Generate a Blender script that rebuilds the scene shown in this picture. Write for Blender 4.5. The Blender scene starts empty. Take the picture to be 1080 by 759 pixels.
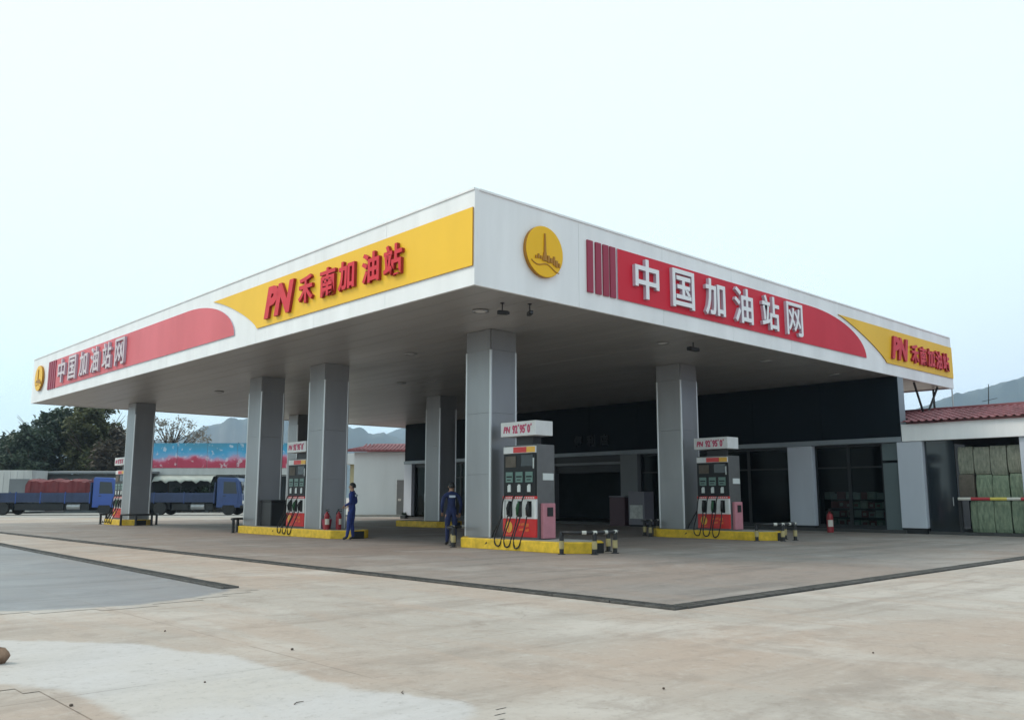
import bpy, bmesh, math, random
from mathutils import Vector, Matrix
R = math.radians
sc = bpy.context.scene
C = sc.collection
random.seed(7)

# ------------------------------------------------------------------ camera
EYE = 1.3
F_PX, CX, CY, HZ = 920.0, 540.0, 379.5, 524.0
PITCH = math.atan((HZ - CY) / F_PX)
AX = R(46.8)
cam_d = bpy.data.cameras.new('camera')
cam_d.sensor_width = 36.0
cam_d.lens = 36.0 * F_PX / 1080.0
cam_d.clip_start = 0.05
cam_d.clip_end = 5000.0
cam = bpy.data.objects.new('camera', cam_d)
cam.location = (0, 0, EYE)
cam.rotation_euler = (R(90) + PITCH, 0, -(R(90) - AX))
C.objects.link(cam)
sc.camera = cam

# ------------------------------------------------------------------ sky, sun, exposure
SUN = Vector((-0.62, 0.72, 0.98)).normalized()
world = bpy.data.worlds.new('World'); sc.world = world
world.use_nodes = True
nt = world.node_tree; nt.nodes.clear()
n_out = nt.nodes.new('ShaderNodeOutputWorld')
n_sky = nt.nodes.new('ShaderNodeTexSky'); n_sky.sky_type = 'NISHITA'; n_sky.sun_disc = False
n_sky.sun_elevation = math.asin(SUN.z)
n_sky.sun_rotation = math.atan2(SUN.x, SUN.y)
n_sky.air_density = 1.2; n_sky.dust_density = 4.0
n_bg1 = nt.nodes.new('ShaderNodeBackground'); n_bg1.inputs['Strength'].default_value = 0.06
nt.links.new(n_sky.outputs[0], n_bg1.inputs['Color'])
# thin overcast veil: brighter round the hidden sun
n_tc = nt.nodes.new('ShaderNodeTexCoord')
n_dot = nt.nodes.new('ShaderNodeVectorMath'); n_dot.operation = 'DOT_PRODUCT'
n_dot.inputs[1].default_value = SUN
nt.links.new(n_tc.outputs['Generated'], n_dot.inputs[0])
n_ns = nt.nodes.new('ShaderNodeTexNoise'); n_ns.inputs['Scale'].default_value = 2.2
n_ns.inputs['Detail'].default_value = 5.0; n_ns.inputs['Roughness'].default_value = 0.55
nt.links.new(n_tc.outputs['Generated'], n_ns.inputs['Vector'])
n_half = nt.nodes.new('ShaderNodeMath'); n_half.operation = 'MULTIPLY_ADD'
n_half.inputs[1].default_value = 0.5; n_half.inputs[2].default_value = 0.46
nt.links.new(n_dot.outputs['Value'], n_half.inputs[0])
n_ad = nt.nodes.new('ShaderNodeMath'); n_ad.operation = 'MULTIPLY_ADD'
n_ad.inputs[1].default_value = 0.08
nt.links.new(n_ns.outputs['Fac'], n_ad.inputs[0]); nt.links.new(n_half.outputs[0], n_ad.inputs[2])
n_rp = nt.nodes.new('ShaderNodeValToRGB')
cr = n_rp.color_ramp
cr.elements[0].position = 0.10; cr.elements[0].color = (0.26, 0.31, 0.37, 1)
cr.elements[1].position = 0.75; cr.elements[1].color = (0.80, 1.00, 0.99, 1)
for p_, c_ in ((0.25, (0.46, 0.54, 0.63)), (0.36, (0.72, 0.83, 0.93)), (0.50, (0.79, 0.95, 0.98))): cr.elements.new(p_).color = (*c_, 1)
nt.links.new(n_ad.outputs[0], n_rp.inputs[0])
n_bg2 = nt.nodes.new('ShaderNodeBackground'); n_bg2.inputs['Strength'].default_value = 1.0
nt.links.new(n_rp.outputs['Color'], n_bg2.inputs['Color'])
n_mx = nt.nodes.new('ShaderNodeMixShader'); n_mx.inputs[0].default_value = 0.88
nt.links.new(n_bg1.outputs[0], n_mx.inputs[1]); nt.links.new(n_bg2.outputs[0], n_mx.inputs[2])
nt.links.new(n_mx.outputs[0], n_out.inputs['Surface'])

sun_d = bpy.data.lights.new('sun', 'SUN'); sun_d.energy = 1.5; sun_d.angle = R(16); sun_d.color = (1.0, 0.89, 0.78)
sun = bpy.data.objects.new('sun', sun_d); C.objects.link(sun)
sun.location = (-20, 40, 60)
sun.rotation_euler = SUN.to_track_quat('Z', 'Y').to_euler()

sc.view_settings.view_transform = 'Standard'; sc.view_settings.look = 'None'
sc.view_settings.exposure = 0.45; sc.view_settings.gamma = 1.0
sc.view_settings.use_curve_mapping = False
sc.cycles.volume_bounces = 1

# ------------------------------------------------------------------ pixel to place
FWD = Vector((math.cos(AX), math.sin(AX), 0)); RGT = Vector((math.sin(AX), -math.cos(AX), 0))
CF = FWD * math.cos(PITCH) + Vector((0, 0, math.sin(PITCH)))
CU = -FWD * math.sin(PITCH) + Vector((0, 0, math.cos(PITCH)))
CAM = Vector((0, 0, EYE))
def ray(x, y): return CF + RGT * ((x - CX) / F_PX) - CU * ((y - CY) / F_PX)
def G(x, y, z=0.0):                      # pixel on the ground (or on level z)
    d = ray(x, y); return CAM + d * ((z - EYE) / d.z)
def DP(x, y, depth):                     # pixel at a known depth
    d = ray(x, y); return CAM + d * (depth / d.dot(FWD))

# ------------------------------------------------------------------ materials
MATS = {}
def mat(name, col, rough=0.6, metal=0.0, var=0.0, scale=3.0, bump=0.0, bscale=40.0, spec=0.5, emit=None, stretch=None, col2=None, coat=0.0):
    m = bpy.data.materials.new(name); m.use_nodes = True
    t = m.node_tree; b = t.nodes['Principled BSDF']
    b.inputs['Base Color'].default_value = (*col, 1); b.inputs['Roughness'].default_value = rough
    b.inputs['Metallic'].default_value = metal; b.inputs['Specular IOR Level'].default_value = spec
    b.inputs['Coat Weight'].default_value = coat
    if emit: b.inputs['Emission Color'].default_value = (*emit[:3], 1); b.inputs['Emission Strength'].default_value = emit[3]
    if var > 0 or bump > 0 or col2:
        g = t.nodes.new('ShaderNodeNewGeometry'); vec = g.outputs['Position']
        if stretch:
            mp = t.nodes.new('ShaderNodeMapping'); mp.inputs['Scale'].default_value = stretch
            t.links.new(vec, mp.inputs['Vector']); vec = mp.outputs[0]
    if var > 0 or col2:
        n = t.nodes.new('ShaderNodeTexNoise'); n.inputs['Scale'].default_value = scale
        n.inputs['Detail'].default_value = 6; n.inputs['Roughness'].default_value = 0.62
        t.links.new(vec, n.inputs['Vector'])
        r = t.nodes.new('ShaderNodeValToRGB')
        r.color_ramp.elements[0].position = 0.3; r.color_ramp.elements[1].position = 0.7
        c2 = col2 if col2 else tuple(c * (1 - var) for c in col)
        c1 = col if col2 else tuple(min(1, c * (1 + var * 0.5)) for c in col)
        r.color_ramp.elements[0].color = (*c2, 1); r.color_ramp.elements[1].color = (*c1, 1)
        t.links.new(n.outputs['Fac'], r.inputs[0]); t.links.new(r.outputs[0], b.inputs['Base Color'])
        q = t.nodes.new('ShaderNodeMapRange'); q.inputs['To Min'].default_value = min(1, rough + 0.1); q.inputs['To Max'].default_value = max(0.03, rough - 0.08)
        t.links.new(n.outputs['Fac'], q.inputs[0]); t.links.new(q.outputs[0], b.inputs['Roughness'])
    if bump > 0:
        n2 = t.nodes.new('ShaderNodeTexNoise'); n2.inputs['Scale'].default_value = bscale; n2.inputs['Detail'].default_value = 4
        t.links.new(vec, n2.inputs['Vector'])
        bp = t.nodes.new('ShaderNodeBump'); bp.inputs['Strength'].default_value = bump; bp.inputs['Distance'].default_value = 0.02
        t.links.new(n2.outputs['Fac'], bp.inputs['Height']); t.links.new(bp.outputs[0], b.inputs['Normal'])
    MATS[name] = m
    return m

mat('white_panel', (0.84, 0.835, 0.845), 0.42, 0, 0.10, 0.8, 0.0, stretch=(1.5, 1.5, 0.18))
mat('seam', (0.12, 0.12, 0.13), 0.7)
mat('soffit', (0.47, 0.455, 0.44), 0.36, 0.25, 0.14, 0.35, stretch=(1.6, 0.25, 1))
mat('yellow_sign', (0.88, 0.52, 0.03), 0.45, 0, 0.07, 0.5, spec=0.3, stretch=(1, 1, 0.3))
mat('red_sign', (0.62, 0.018, 0.040), 0.45, 0, 0.10, 0.5, spec=0.25, stretch=(1, 1, 0.3))
mat('red_glare', (0.66, 0.10, 0.12), 0.42, 0, 0.12, 0.5, stretch=(1, 1, 0.3))  # left panel: sun glare painted in as a paler red
mat('maroon', (0.30, 0.015, 0.05), 0.45)
mat('letter_red', (0.66, 0.018, 0.035), 0.4, 0, 0.1, 2, spec=0.3)
mat('letter_red_side', (0.32, 0.012, 0.02), 0.5)
mat('letter_white', (0.80, 0.80, 0.82), 0.35)
mat('letter_pinkish', (0.62, 0.54, 0.57), 0.5, 0, 0.12, 2)  # greyer, pinker white for the left face characters
mat('letter_side', (0.50, 0.42, 0.50), 0.45)
mat('gold', (0.86, 0.48, 0.012), 0.4, 0.05, spec=0.3)
mat('gold_dark', (0.40, 0.17, 0.01), 0.4, 0.2)
mat('column_clad', (0.275, 0.28, 0.29), 0.34, 0.6, 0.12, 0.9, stretch=(1, 1, 0.25))
mat('column_trim', (0.55, 0.56, 0.57), 0.28, 0.6)
mat('steel', (0.45, 0.45, 0.46), 0.35, 0.8, 0.15, 4)
mat('dark_metal', (0.025, 0.025, 0.028), 0.45, 0.3)
mat('black_plastic', (0.012, 0.012, 0.014), 0.45)
mat('rubber', (0.014, 0.014, 0.014), 0.75, 0, 0.4, 9)
mat('yellow_paint', (0.72, 0.46, 0.02), 0.55, 0, 0.32, 5, 0.15, 30)
mat('island_top', (0.30, 0.29, 0.27), 0.8, 0, 0.3, 3, 0.2, 60)
mat('white_band', (0.55, 0.54, 0.49), 0.5, 0, 0.2, 6)
mat('yellow_band', (0.42, 0.34, 0.16), 0.5, 0, 0.2, 6)
mat('pump_grey', (0.15, 0.15, 0.15), 0.38, 0.5, 0.15, 3)
mat('pump_white', (0.70, 0.70, 0.70), 0.38, 0, 0.08, 4)
mat('pump_red', (0.60, 0.018, 0.018), 0.32, 0, 0.10, 3)
mat('pump_pink', (0.50, 0.20, 0.24), 0.42, 0, 0.12, 4)
mat('pump_black', (0.010, 0.011, 0.013), 0.4, spec=0.25)
mat('lcd', (0.10, 0.19, 0.165), 0.3)
mat('key_white', (0.62, 0.65, 0.64), 0.4)
mat('sign_pink', (0.52, 0.06, 0.14), 0.45)
mat('nozzle_green', (0.02, 0.10, 0.04), 0.5)
mat('gold_print', (0.78, 0.42, 0.05), 0.4)
mat('orange_print', (0.72, 0.14, 0.03), 0.4)
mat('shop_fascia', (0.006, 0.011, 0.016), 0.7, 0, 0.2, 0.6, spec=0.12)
mat('shop_char', (0.022, 0.028, 0.034), 0.6, spec=0.2)
mat('lintel', (0.24, 0.27, 0.30), 0.45, 0.2, 0.1, 1)
mat('pillar_white', (0.52, 0.55, 0.62), 0.4, 0, 0.08, 0.8, stretch=(1, 1, 0.3))
mat('pillar_grey', (0.15, 0.16, 0.17), 0.45, 0, 0.1, 1)
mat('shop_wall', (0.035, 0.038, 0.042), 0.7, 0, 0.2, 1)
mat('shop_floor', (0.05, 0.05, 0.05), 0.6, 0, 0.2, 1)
mat('frame_dark', (0.016, 0.018, 0.020), 0.5, 0.2)
mat('frame_pale', (0.13, 0.165, 0.175), 0.4, 0.4)
mat('white_wall', (0.66, 0.68, 0.70), 0.75, 0, 0.10, 0.5, 0.1, 20, stretch=(1, 1, 0.3))
mat('roof_red', (0.25, 0.075, 0.085), 0.65, 0, 0.4, 1.5)
mat('roof_red_dark', (0.17, 0.035, 0.045), 0.65, 0, 0.3, 3)
mat('door_grey', (0.20, 0.19, 0.19), 0.5, 0.1, 0.15, 2)
mat('wall_beige', (0.42, 0.36, 0.22), 0.8, 0, 0.2, 1)
mat('truck_blue', (0.012, 0.045, 0.17), 0.35, 0, 0.2, 2, coat=0.3)
mat('truck_blue_bright', (0.010, 0.060, 0.30), 0.32, 0, 0.12, 2, coat=0.4)
mat('truck_bed', (0.022, 0.040, 0.105), 0.5, 0, 0.35, 2, stretch=(1, 1, 0.4))
mat('red_tarp', (0.15, 0.018, 0.022), 0.7, 0, 0.35, 1.2, 0.4, 6)
mat('glass_dark', (0.018, 0.024, 0.03), 0.06)
mat('chassis', (0.018, 0.02, 0.022), 0.6, 0.2, 0.3, 4)
mat('lamp_glass', (0.7, 0.7, 0.66), 0.15)
mat('tank', (0.34, 0.35, 0.36), 0.4, 0.6, 0.2, 3)
mat('shed_wall', (0.09, 0.10, 0.105), 0.8, 0, 0.25, 0.5)
mat('shed_roof', (0.15, 0.16, 0.17), 0.7, 0, 0.2, 0.6)
mat('pale_tarp', (0.42, 0.44, 0.40), 0.7, 0, 0.2, 0.8)
mat('container_white', (0.46, 0.46, 0.45), 0.55, 0, 0.2, 0.9, stretch=(1, 1, 0.3))
mat('bark', (0.075, 0.055, 0.04), 0.9, 0, 0.4, 6, 0.5, 14)
mat('coverall', (0.012, 0.03, 0.17), 0.75, 0, 0.35, 7, 0.3, 30)
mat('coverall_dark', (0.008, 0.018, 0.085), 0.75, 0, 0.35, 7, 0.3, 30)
mat('skin', (0.36, 0.20, 0.13), 0.55)
mat('hair', (0.010, 0.008, 0.007), 0.6)
mat('shoe', (0.012, 0.012, 0.012), 0.5)
mat('eye_white', (0.6, 0.6, 0.6), 0.3)
mat('lip', (0.25, 0.09, 0.07), 0.5)
mat('reflective', (0.45, 0.50, 0.58), 0.3, 0.3)
mat('extinguisher_red', (0.28, 0.012, 0.018), 0.35)
mat('paper', (0.62, 0.58, 0.52), 0.7)
mat('carton_a', (0.52, 0.51, 0.44), 0.7, 0, 0.3, 5)
mat('carton_b', (0.32, 0.46, 0.36), 0.7, 0, 0.3, 5)
mat('carton_c', (0.42, 0.10, 0.11), 0.6, 0, 0.3, 5)
mat('carton_d', (0.60, 0.62, 0.60), 0.7, 0, 0.3, 5)
mat('sack_green', (0.26, 0.31, 0.21), 0.55, 0, 0.0, 5, 0.5, 7, col2=(0.09, 0.13, 0.085), stretch=(3, 3, 0.7))
mat('sack_pale', (0.30, 0.30, 0.235), 0.55, 0, 0.0, 5, 0.5, 7, col2=(0.13, 0.14, 0.105), stretch=(3, 3, 0.8))
mat('sack_brown', (0.11, 0.09, 0.07), 0.7, 0, 0.3, 5)
mat('barrier_red', (0.42, 0.04, 0.05), 0.5); mat('barrier_yellow', (0.62, 0.50, 0.10), 0.5); mat('barrier_white', (0.55, 0.53, 0.48), 0.5)
mat('grate', (0.125, 0.117, 0.11), 0.6, 0.5, 0.5, 6)
mat('channel', (0.02, 0.02, 0.02), 0.9)
mat('pebble', (0.10, 0.075, 0.06), 0.9, 0, 0.4, 40)
mat('rock', (0.24, 0.15, 0.10), 0.9, 0, 0.45, 9, 0.6, 20)
mat('lamp_lens', (0.78, 0.78, 0.75), 0.25)
mat('lamp_added', (0.9, 0.95, 0.95), 0.3, emit=(0.9, 1.0, 1.0, 6.0))  # glow of the added lamps in the shop
mat('cooler_maroon', (0.085, 0.035, 0.05), 0.5); mat('cooler_grey', (0.18, 0.17, 0.20), 0.4)

def leaf_mat(name, c1, c2, c3):
    m = bpy.data.materials.new(name); m.use_nodes = True
    t = m.node_tree; b = t.nodes['Principled BSDF']; b.inputs['Roughness'].default_value = 0.6
    g = t.nodes.new('ShaderNodeNewGeometry')
    n = t.nodes.new('ShaderNodeTexNoise'); n.inputs['Scale'].default_value = 0.9; n.inputs['Detail'].default_value = 5
    t.links.new(g.outputs['Position'], n.inputs['Vector'])
    r = t.nodes.new('ShaderNodeValToRGB'); e = r.color_ramp
    e.elements[0].position = 0.32; e.elements[0].color = (*c1, 1); e.elements[1].position = 0.68; e.elements[1].color = (*c3, 1)
    k = e.elements.new(0.5); k.color = (*c2, 1)
    t.links.new(n.outputs['Fac'], r.inputs[0]); t.links.new(r.outputs[0], b.inputs['Base Color'])
    tr = t.nodes.new('ShaderNodeBsdfTranslucent'); t.links.new(r.outputs[0], tr.inputs['Color'])
    mx = t.nodes.new('ShaderNodeMixShader'); mx.inputs[0].default_value = 0.25
    o = t.nodes['Material Output']
    t.links.new(b.outputs[0], mx.inputs[1]); t.links.new(tr.outputs[0], mx.inputs[2]); t.links.new(mx.outputs[0], o.inputs['Surface'])
    MATS[name] = m
leaf_mat('leaf_dark', (0.026, 0.040, 0.030), (0.045, 0.070, 0.045), (0.070, 0.100, 0.062))
leaf_mat('leaf_olive', (0.060, 0.066, 0.030), (0.095, 0.105, 0.042), (0.140, 0.145, 0.062))
leaf_mat('leaf_russet', (0.055, 0.045, 0.034), (0.085, 0.066, 0.048), (0.115, 0.092, 0.062))
leaf_mat('leaf_pale', (0.12, 0.11, 0.09), (0.20, 0.18, 0.15), (0.28, 0.25, 0.22))
leaf_mat('leaf_hedge', (0.014, 0.026, 0.016), (0.024, 0.045, 0.024), (0.040, 0.065, 0.035))
leaf_mat('hill_wood', (0.024, 0.036, 0.032), (0.034, 0.048, 0.040), (0.048, 0.062, 0.048))
MATS['hill_wood'].node_tree.nodes['Noise Texture'].inputs['Scale'].default_value = 0.03

def glass_mat(name, tint, gloss):
    m = bpy.data.materials.new(name); m.use_nodes = True
    t = m.node_tree; t.nodes.remove(t.nodes['Principled BSDF'])
    a = t.nodes.new('ShaderNodeBsdfTransparent'); a.inputs[0].default_value = (*tint, 1)
    g = t.nodes.new('ShaderNodeBsdfGlossy'); g.inputs['Roughness'].default_value = 0.03
    lw = t.nodes.new('ShaderNodeFresnel'); lw.inputs[0].default_value = gloss
    mx = t.nodes.new('ShaderNodeMixShader')
    t.links.new(lw.outputs[0], mx.inputs[0]); t.links.new(a.outputs[0], mx.inputs[1]); t.links.new(g.outputs[0], mx.inputs[2])
    t.links.new(mx.outputs[0], t.nodes['Material Output'].inputs['Surface'])
    MATS[name] = m
glass_mat('shop_glass', (0.50, 0.56, 0.56), 1.13)

def ground_mat(name, base, warm, pale, dark, lane=False, under=None):
    """concrete: broad tone patches, tyre-swept streaks, tan dirt, fine grain, hairline cracks"""
    m = bpy.data.materials.new(name); m.use_nodes = True
    t = m.node_tree; L = t.links; b = t.nodes['Principled BSDF']
    g = t.nodes.new('ShaderNodeNewGeometry'); P = g.outputs['Position']
    def mp(s, rz=0.0, loc=(0, 0, 0)):
        q = t.nodes.new('ShaderNodeMapping'); q.inputs['Scale'].default_value = s; q.inputs['Rotation'].default_value = (0, 0, rz); q.inputs['Location'].default_value = loc
        L.new(P, q.inputs['Vector']); return q.outputs[0]
    def ns(vec, scale, detail=6, rough=0.6, dist=0.0):
        n = t.nodes.new('ShaderNodeTexNoise'); n.inputs['Scale'].default_value = scale; n.inputs['Detail'].default_value = detail
        n.inputs['Roughness'].default_value = rough; n.inputs['Distortion'].default_value = dist
        L.new(vec, n.inputs['Vector']); return n.outputs['Fac']
    def ramp(fac, p0, p1):
        r = t.nodes.new('ShaderNodeMapRange'); r.interpolation_type = 'SMOOTHSTEP'
        r.inputs['From Min'].default_value = p0; r.inputs['From Max'].default_value = p1; L.new(fac, r.inputs[0]); return r.outputs[0]
    def mix(fac, a, c):
        x = t.nodes.new('ShaderNodeMix'); x.data_type = 'RGBA'
        if isinstance(fac, float): x.inputs[0].default_value = fac
        else: L.new(fac, x.inputs[0])
        for i, v in ((6, a), (7, c)):
            if isinstance(v, tuple): x.inputs[i].default_value = (*v, 1)
            else: L.new(v, x.inputs[i])
        return x.outputs[2]
    def mul(a, k):
        x = t.nodes.new('ShaderNodeMath'); x.operation = 'MULTIPLY'; L.new(a, x.inputs[0])
        if isinstance(k, float): x.inputs[1].default_value = k
        else: L.new(k, x.inputs[1])
        return x.outputs[0]
    if under:
        at = t.nodes.new('ShaderNodeAttribute'); at.attribute_name = 'mask'
        ed = t.nodes.new('ShaderNodeMath'); ed.operation = 'MULTIPLY_ADD'; ed.inputs[1].default_value = 0.9
        L.new(ns(mp((1, 1, 1), 0, (3, 1, 0)), 2.2, 8, 0.7), ed.inputs[0]); L.new(at.outputs['Fac'], ed.inputs[2])
        edge = ramp(ed.outputs[0], 0.50, 0.86)
        base, warm, pale, dark = [mix(edge, u, o) for u, o in zip(under, (base, warm, pale, dark))]
        dark35 = dark60 = under[3]
    else: dark35 = dark60 = dark
    c = mix(ramp(ns(mp((1, 1, 1)), 0.16, 4, 0.5, 0.5), 0.40, 0.60), base, warm)
    c = mix(mul(ramp(ns(mp((1, 1, 1), 0, (7, 3, 0)), 0.33, 7, 0.66, 0.8), 0.47, 0.64), 0.80), c, pale)
    # streaks left by water and tyres, along the lane and across it
    c = mix(mul(ramp(ns(mp((0.16, 1.3, 1), R(38)), 1.0, 7, 0.66, 0.3), 0.48, 0.66), 0.60), c, dark)
    c = mix(mul(ramp(ns(mp((1.5, 0.22, 1), R(10), (3, 9, 0)), 0.8, 7, 0.66, 0.4), 0.48, 0.64), 0.60), c, warm)
    c = mix(mul(ramp(ns(mp((1, 1, 1), 0, (1, 8, 0)), 1.6, 8, 0.74, 0.6), 0.50, 0.66), 0.45), c, dark)
    # cracks
    v = t.nodes.new('ShaderNodeTexVoronoi'); v.feature = 'DISTANCE_TO_EDGE'; v.inputs['Scale'].default_value = 0.22
    wv = t.nodes.new('ShaderNodeVectorMath'); wv.operation = 'ADD'
    nz = t.nodes.new('ShaderNodeTexNoise'); nz.inputs['Scale'].default_value = 0.9; nz.inputs['Detail'].default_value = 6; L.new(P, nz.inputs['Vector'])
    L.new(P, wv.inputs[0]); L.new(nz.outputs['Color'], wv.inputs[1]); L.new(wv.outputs[0], v.inputs['Vector'])
    crack = ramp(v.outputs['Distance'], 0.0035, 0.0)
    gate = ramp(ns(mp((1, 1, 1), 0, (20, 4, 0)), 0.25, 3), 0.50, 0.60)
    c = mix(mul(mul(crack, gate), 0.16), c, tuple(x * 0.35 for x in dark35))
    # saw-cut slab joints
    bk = t.nodes.new('ShaderNodeTexBrick'); bk.offset = 0.0; bk.inputs['Scale'].default_value = 1.0; bk.inputs['Mortar Size'].default_value = 0.010; bk.inputs['Mortar Smooth'].default_value = 0.3
    bk.inputs['Brick Width'].default_value = 5.0; bk.inputs['Row Height'].default_value = 5.0
    L.new(mp((1, 1, 1), 0, (1.2, 3.6, 0)), bk.inputs['Vector'])
    jg = ramp(ns(mp((1, 1, 1), 0, (11, 2, 0)), 0.7, 5, 0.7), 0.38, 0.56)
    c = mix(mul(mul(bk.outputs['Fac'], jg), 0.42), c, tuple(x * 0.45 for x in dark35))
    # fine speckle
    c = mix(mul(ramp(ns(mp((1, 1, 1)), 14.0, 8, 0.8), 0.52, 0.68), 0.40), c, tuple(x * 0.6 for x in dark60))
    c = mix(mul(ramp(ns(mp((1, 1, 1), 0, (5, 5, 0)), 5.0, 8, 0.8), 0.50, 0.68), 0.40), c, pale)
    L.new(c, b.inputs['Base Color'])
    rr = t.nodes.new('ShaderNodeMapRange'); rr.inputs['To Min'].default_value = 0.42 if lane else 0.62; rr.inputs['To Max'].default_value = 0.62 if lane else 0.92
    L.new(ns(mp((1, 1, 1), 0, (2, 2, 0)), 0.5, 6), rr.inputs[0]); L.new(rr.outputs[0], b.inputs['Roughness'])
    bp = t.nodes.new('ShaderNodeBump'); bp.inputs['Strength'].default_value = 0.35; bp.inputs['Distance'].default_value = 0.012
    L.new(ns(mp((1, 1, 1)), 9.0, 8, 0.75), bp.inputs['Height']); L.new(bp.outputs[0], b.inputs['Normal'])
    MATS[name] = m
CONC = ((0.362, 0.313, 0.278), (0.370, 0.280, 0.228), (0.460, 0.408, 0.372), (0.238, 0.188, 0.158))
ground_mat('concrete', *CONC)
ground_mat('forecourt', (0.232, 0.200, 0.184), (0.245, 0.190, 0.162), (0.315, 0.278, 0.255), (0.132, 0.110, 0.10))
ground_mat('cement', (0.455, 0.425, 0.425), (0.445, 0.402, 0.372), (0.50, 0.468, 0.465), (0.355, 0.325, 0.312), under=CONC)
ground_mat('asphalt', (0.190, 0.184, 0.196), (0.205, 0.186, 0.186), (0.24, 0.234, 0.245), (0.130, 0.125, 0.130), lane=True, under=CONC)
ground_mat('roadway', (0.36, 0.35, 0.33), (0.34, 0.31, 0.28), (0.43, 0.42, 0.40), (0.25, 0.24, 0.23))

# ------------------------------------------------------------------ mesh helpers
class MB:
    def __init__(s): s.v = []; s.f = []; s.m = []
    def add(s, vs, fs, mi=0):
        o = len(s.v); s.v += [tuple(p) for p in vs]
        for f in fs: s.f.append([i + o for i in f]); s.m.append(mi)
        return s
    def box(s, x0, x1, y0, y1, z0, z1, mi=0):
        vs = [(x, y, z) for z in (z0, z1) for y in (y0, y1) for x in (x0, x1)]
        return s.add(vs, [(0, 2, 3, 1), (4, 5, 7, 6), (0, 1, 5, 4), (2, 6, 7, 3), (0, 4, 6, 2), (1, 3, 7, 5)], mi)
    def prism(s, a, b, mi=0, mside=None):       # two matching outlines joined to a closed solid
        n = len(a)
        s.add(list(a) + list(b), [list(range(n))[::-1], list(range(n, 2 * n))], mi)
        o = len(s.v) - 2 * n
        for i in range(n):
            j = (i + 1) % n
            s.f.append([o + i, o + j, o + n + j, o + n + i]); s.m.append(mi if mside is None else mside)
        return s
    def slab(s, poly, z0, z1, mi=0, mside=None):
        return s.prism([(x, y, z0) for x, y in poly], [(x, y, z1) for x, y in poly], mi, mside)
    def tube(s, pts, r, n=8, mi=0, cap=True):
        P = [Vector(p) for p in pts]; rings = []
        rs = r if isinstance(r, (list, tuple)) else [r] * len(P)
        up = Vector((0, 0, 1)); prev = None
        for i, p in enumerate(P):
            d = (P[min(i + 1, len(P) - 1)] - P[max(i - 1, 0)]).normalized()
            if prev is None:
                u = d.cross(up)
                if u.length < 1e-3: u = d.cross(Vector((1, 0, 0)))
            else: u = prev - d * prev.dot(d)
            u.normalize(); prev = u; w = d.cross(u)
            rings.append([p + (u * math.cos(2 * math.pi * k / n) + w * math.sin(2 * math.pi * k / n)) * rs[i] for k in range(n)])
        vs = [q for r_ in rings for q in r_]; fs = []
        for i in range(len(P) - 1):
            for k in range(n):
                k2 = (k + 1) % n; fs.append((i * n + k, i * n + k2, (i + 1) * n + k2, (i + 1) * n + k))
        if cap: fs += [tuple(range(n))[::-1], tuple(range((len(P) - 1) * n, len(P) * n))]
        return s.add(vs, fs, mi)
    def lathe(s, prof, n=16, mi=0, c=(0, 0, 0), axis='z'):
        vs = []; fs = []
        for r, z in prof:
            for k in range(n):
                a = 2 * math.pi * k / n; x, y = r * math.cos(a), r * math.sin(a)
                p = (x, y, z) if axis == 'z' else ((x, z, y) if axis == 'y' else (z, x, y))
                vs.append((p[0] + c[0], p[1] + c[1], p[2] + c[2]))
        for i in range(len(prof) - 1):
            for k in range(n):
                k2 = (k + 1) % n; fs.append((i * n + k, i * n + k2, (i + 1) * n + k2, (i + 1) * n + k))
        fs += [tuple(range(n))[::-1], tuple(range((len(prof) - 1) * n, len(prof) * n))]
        return s.add(vs, fs, mi)
    def mesh(s, name, mats, smooth=False, fix=True):
        me = bpy.data.meshes.new(name); me.from_pydata(s.v, [], s.f)
        for m in (mats if isinstance(mats, (list, tuple)) else [mats]): me.materials.append(MATS[m])
        me.polygons.foreach_set('material_index', s.m)
        if fix:
            bm = bmesh.new(); bm.from_mesh(me); bmesh.ops.recalc_face_normals(bm, faces=bm.faces); bm.to_mesh(me); bm.free()
        if smooth: me.polygons.foreach_set('use_smooth', [True] * len(me.polygons))
        me.update(); return me
    def build(s, name, mats, parent=None, smooth=False, bevel=0.0, loc=None, fix=True):
        o = bpy.data.objects.new(name, s.mesh(name, mats, smooth, fix)); C.objects.link(o)
        if parent is not None: o.parent = parent
        if loc is not None: o.location = loc
        if bevel:
            b = o.modifiers.new('bevel', 'BEVEL'); b.width = bevel; b.segments = 2; b.limit_method = 'ANGLE'; b.angle_limit = R(40)
        return o

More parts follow.
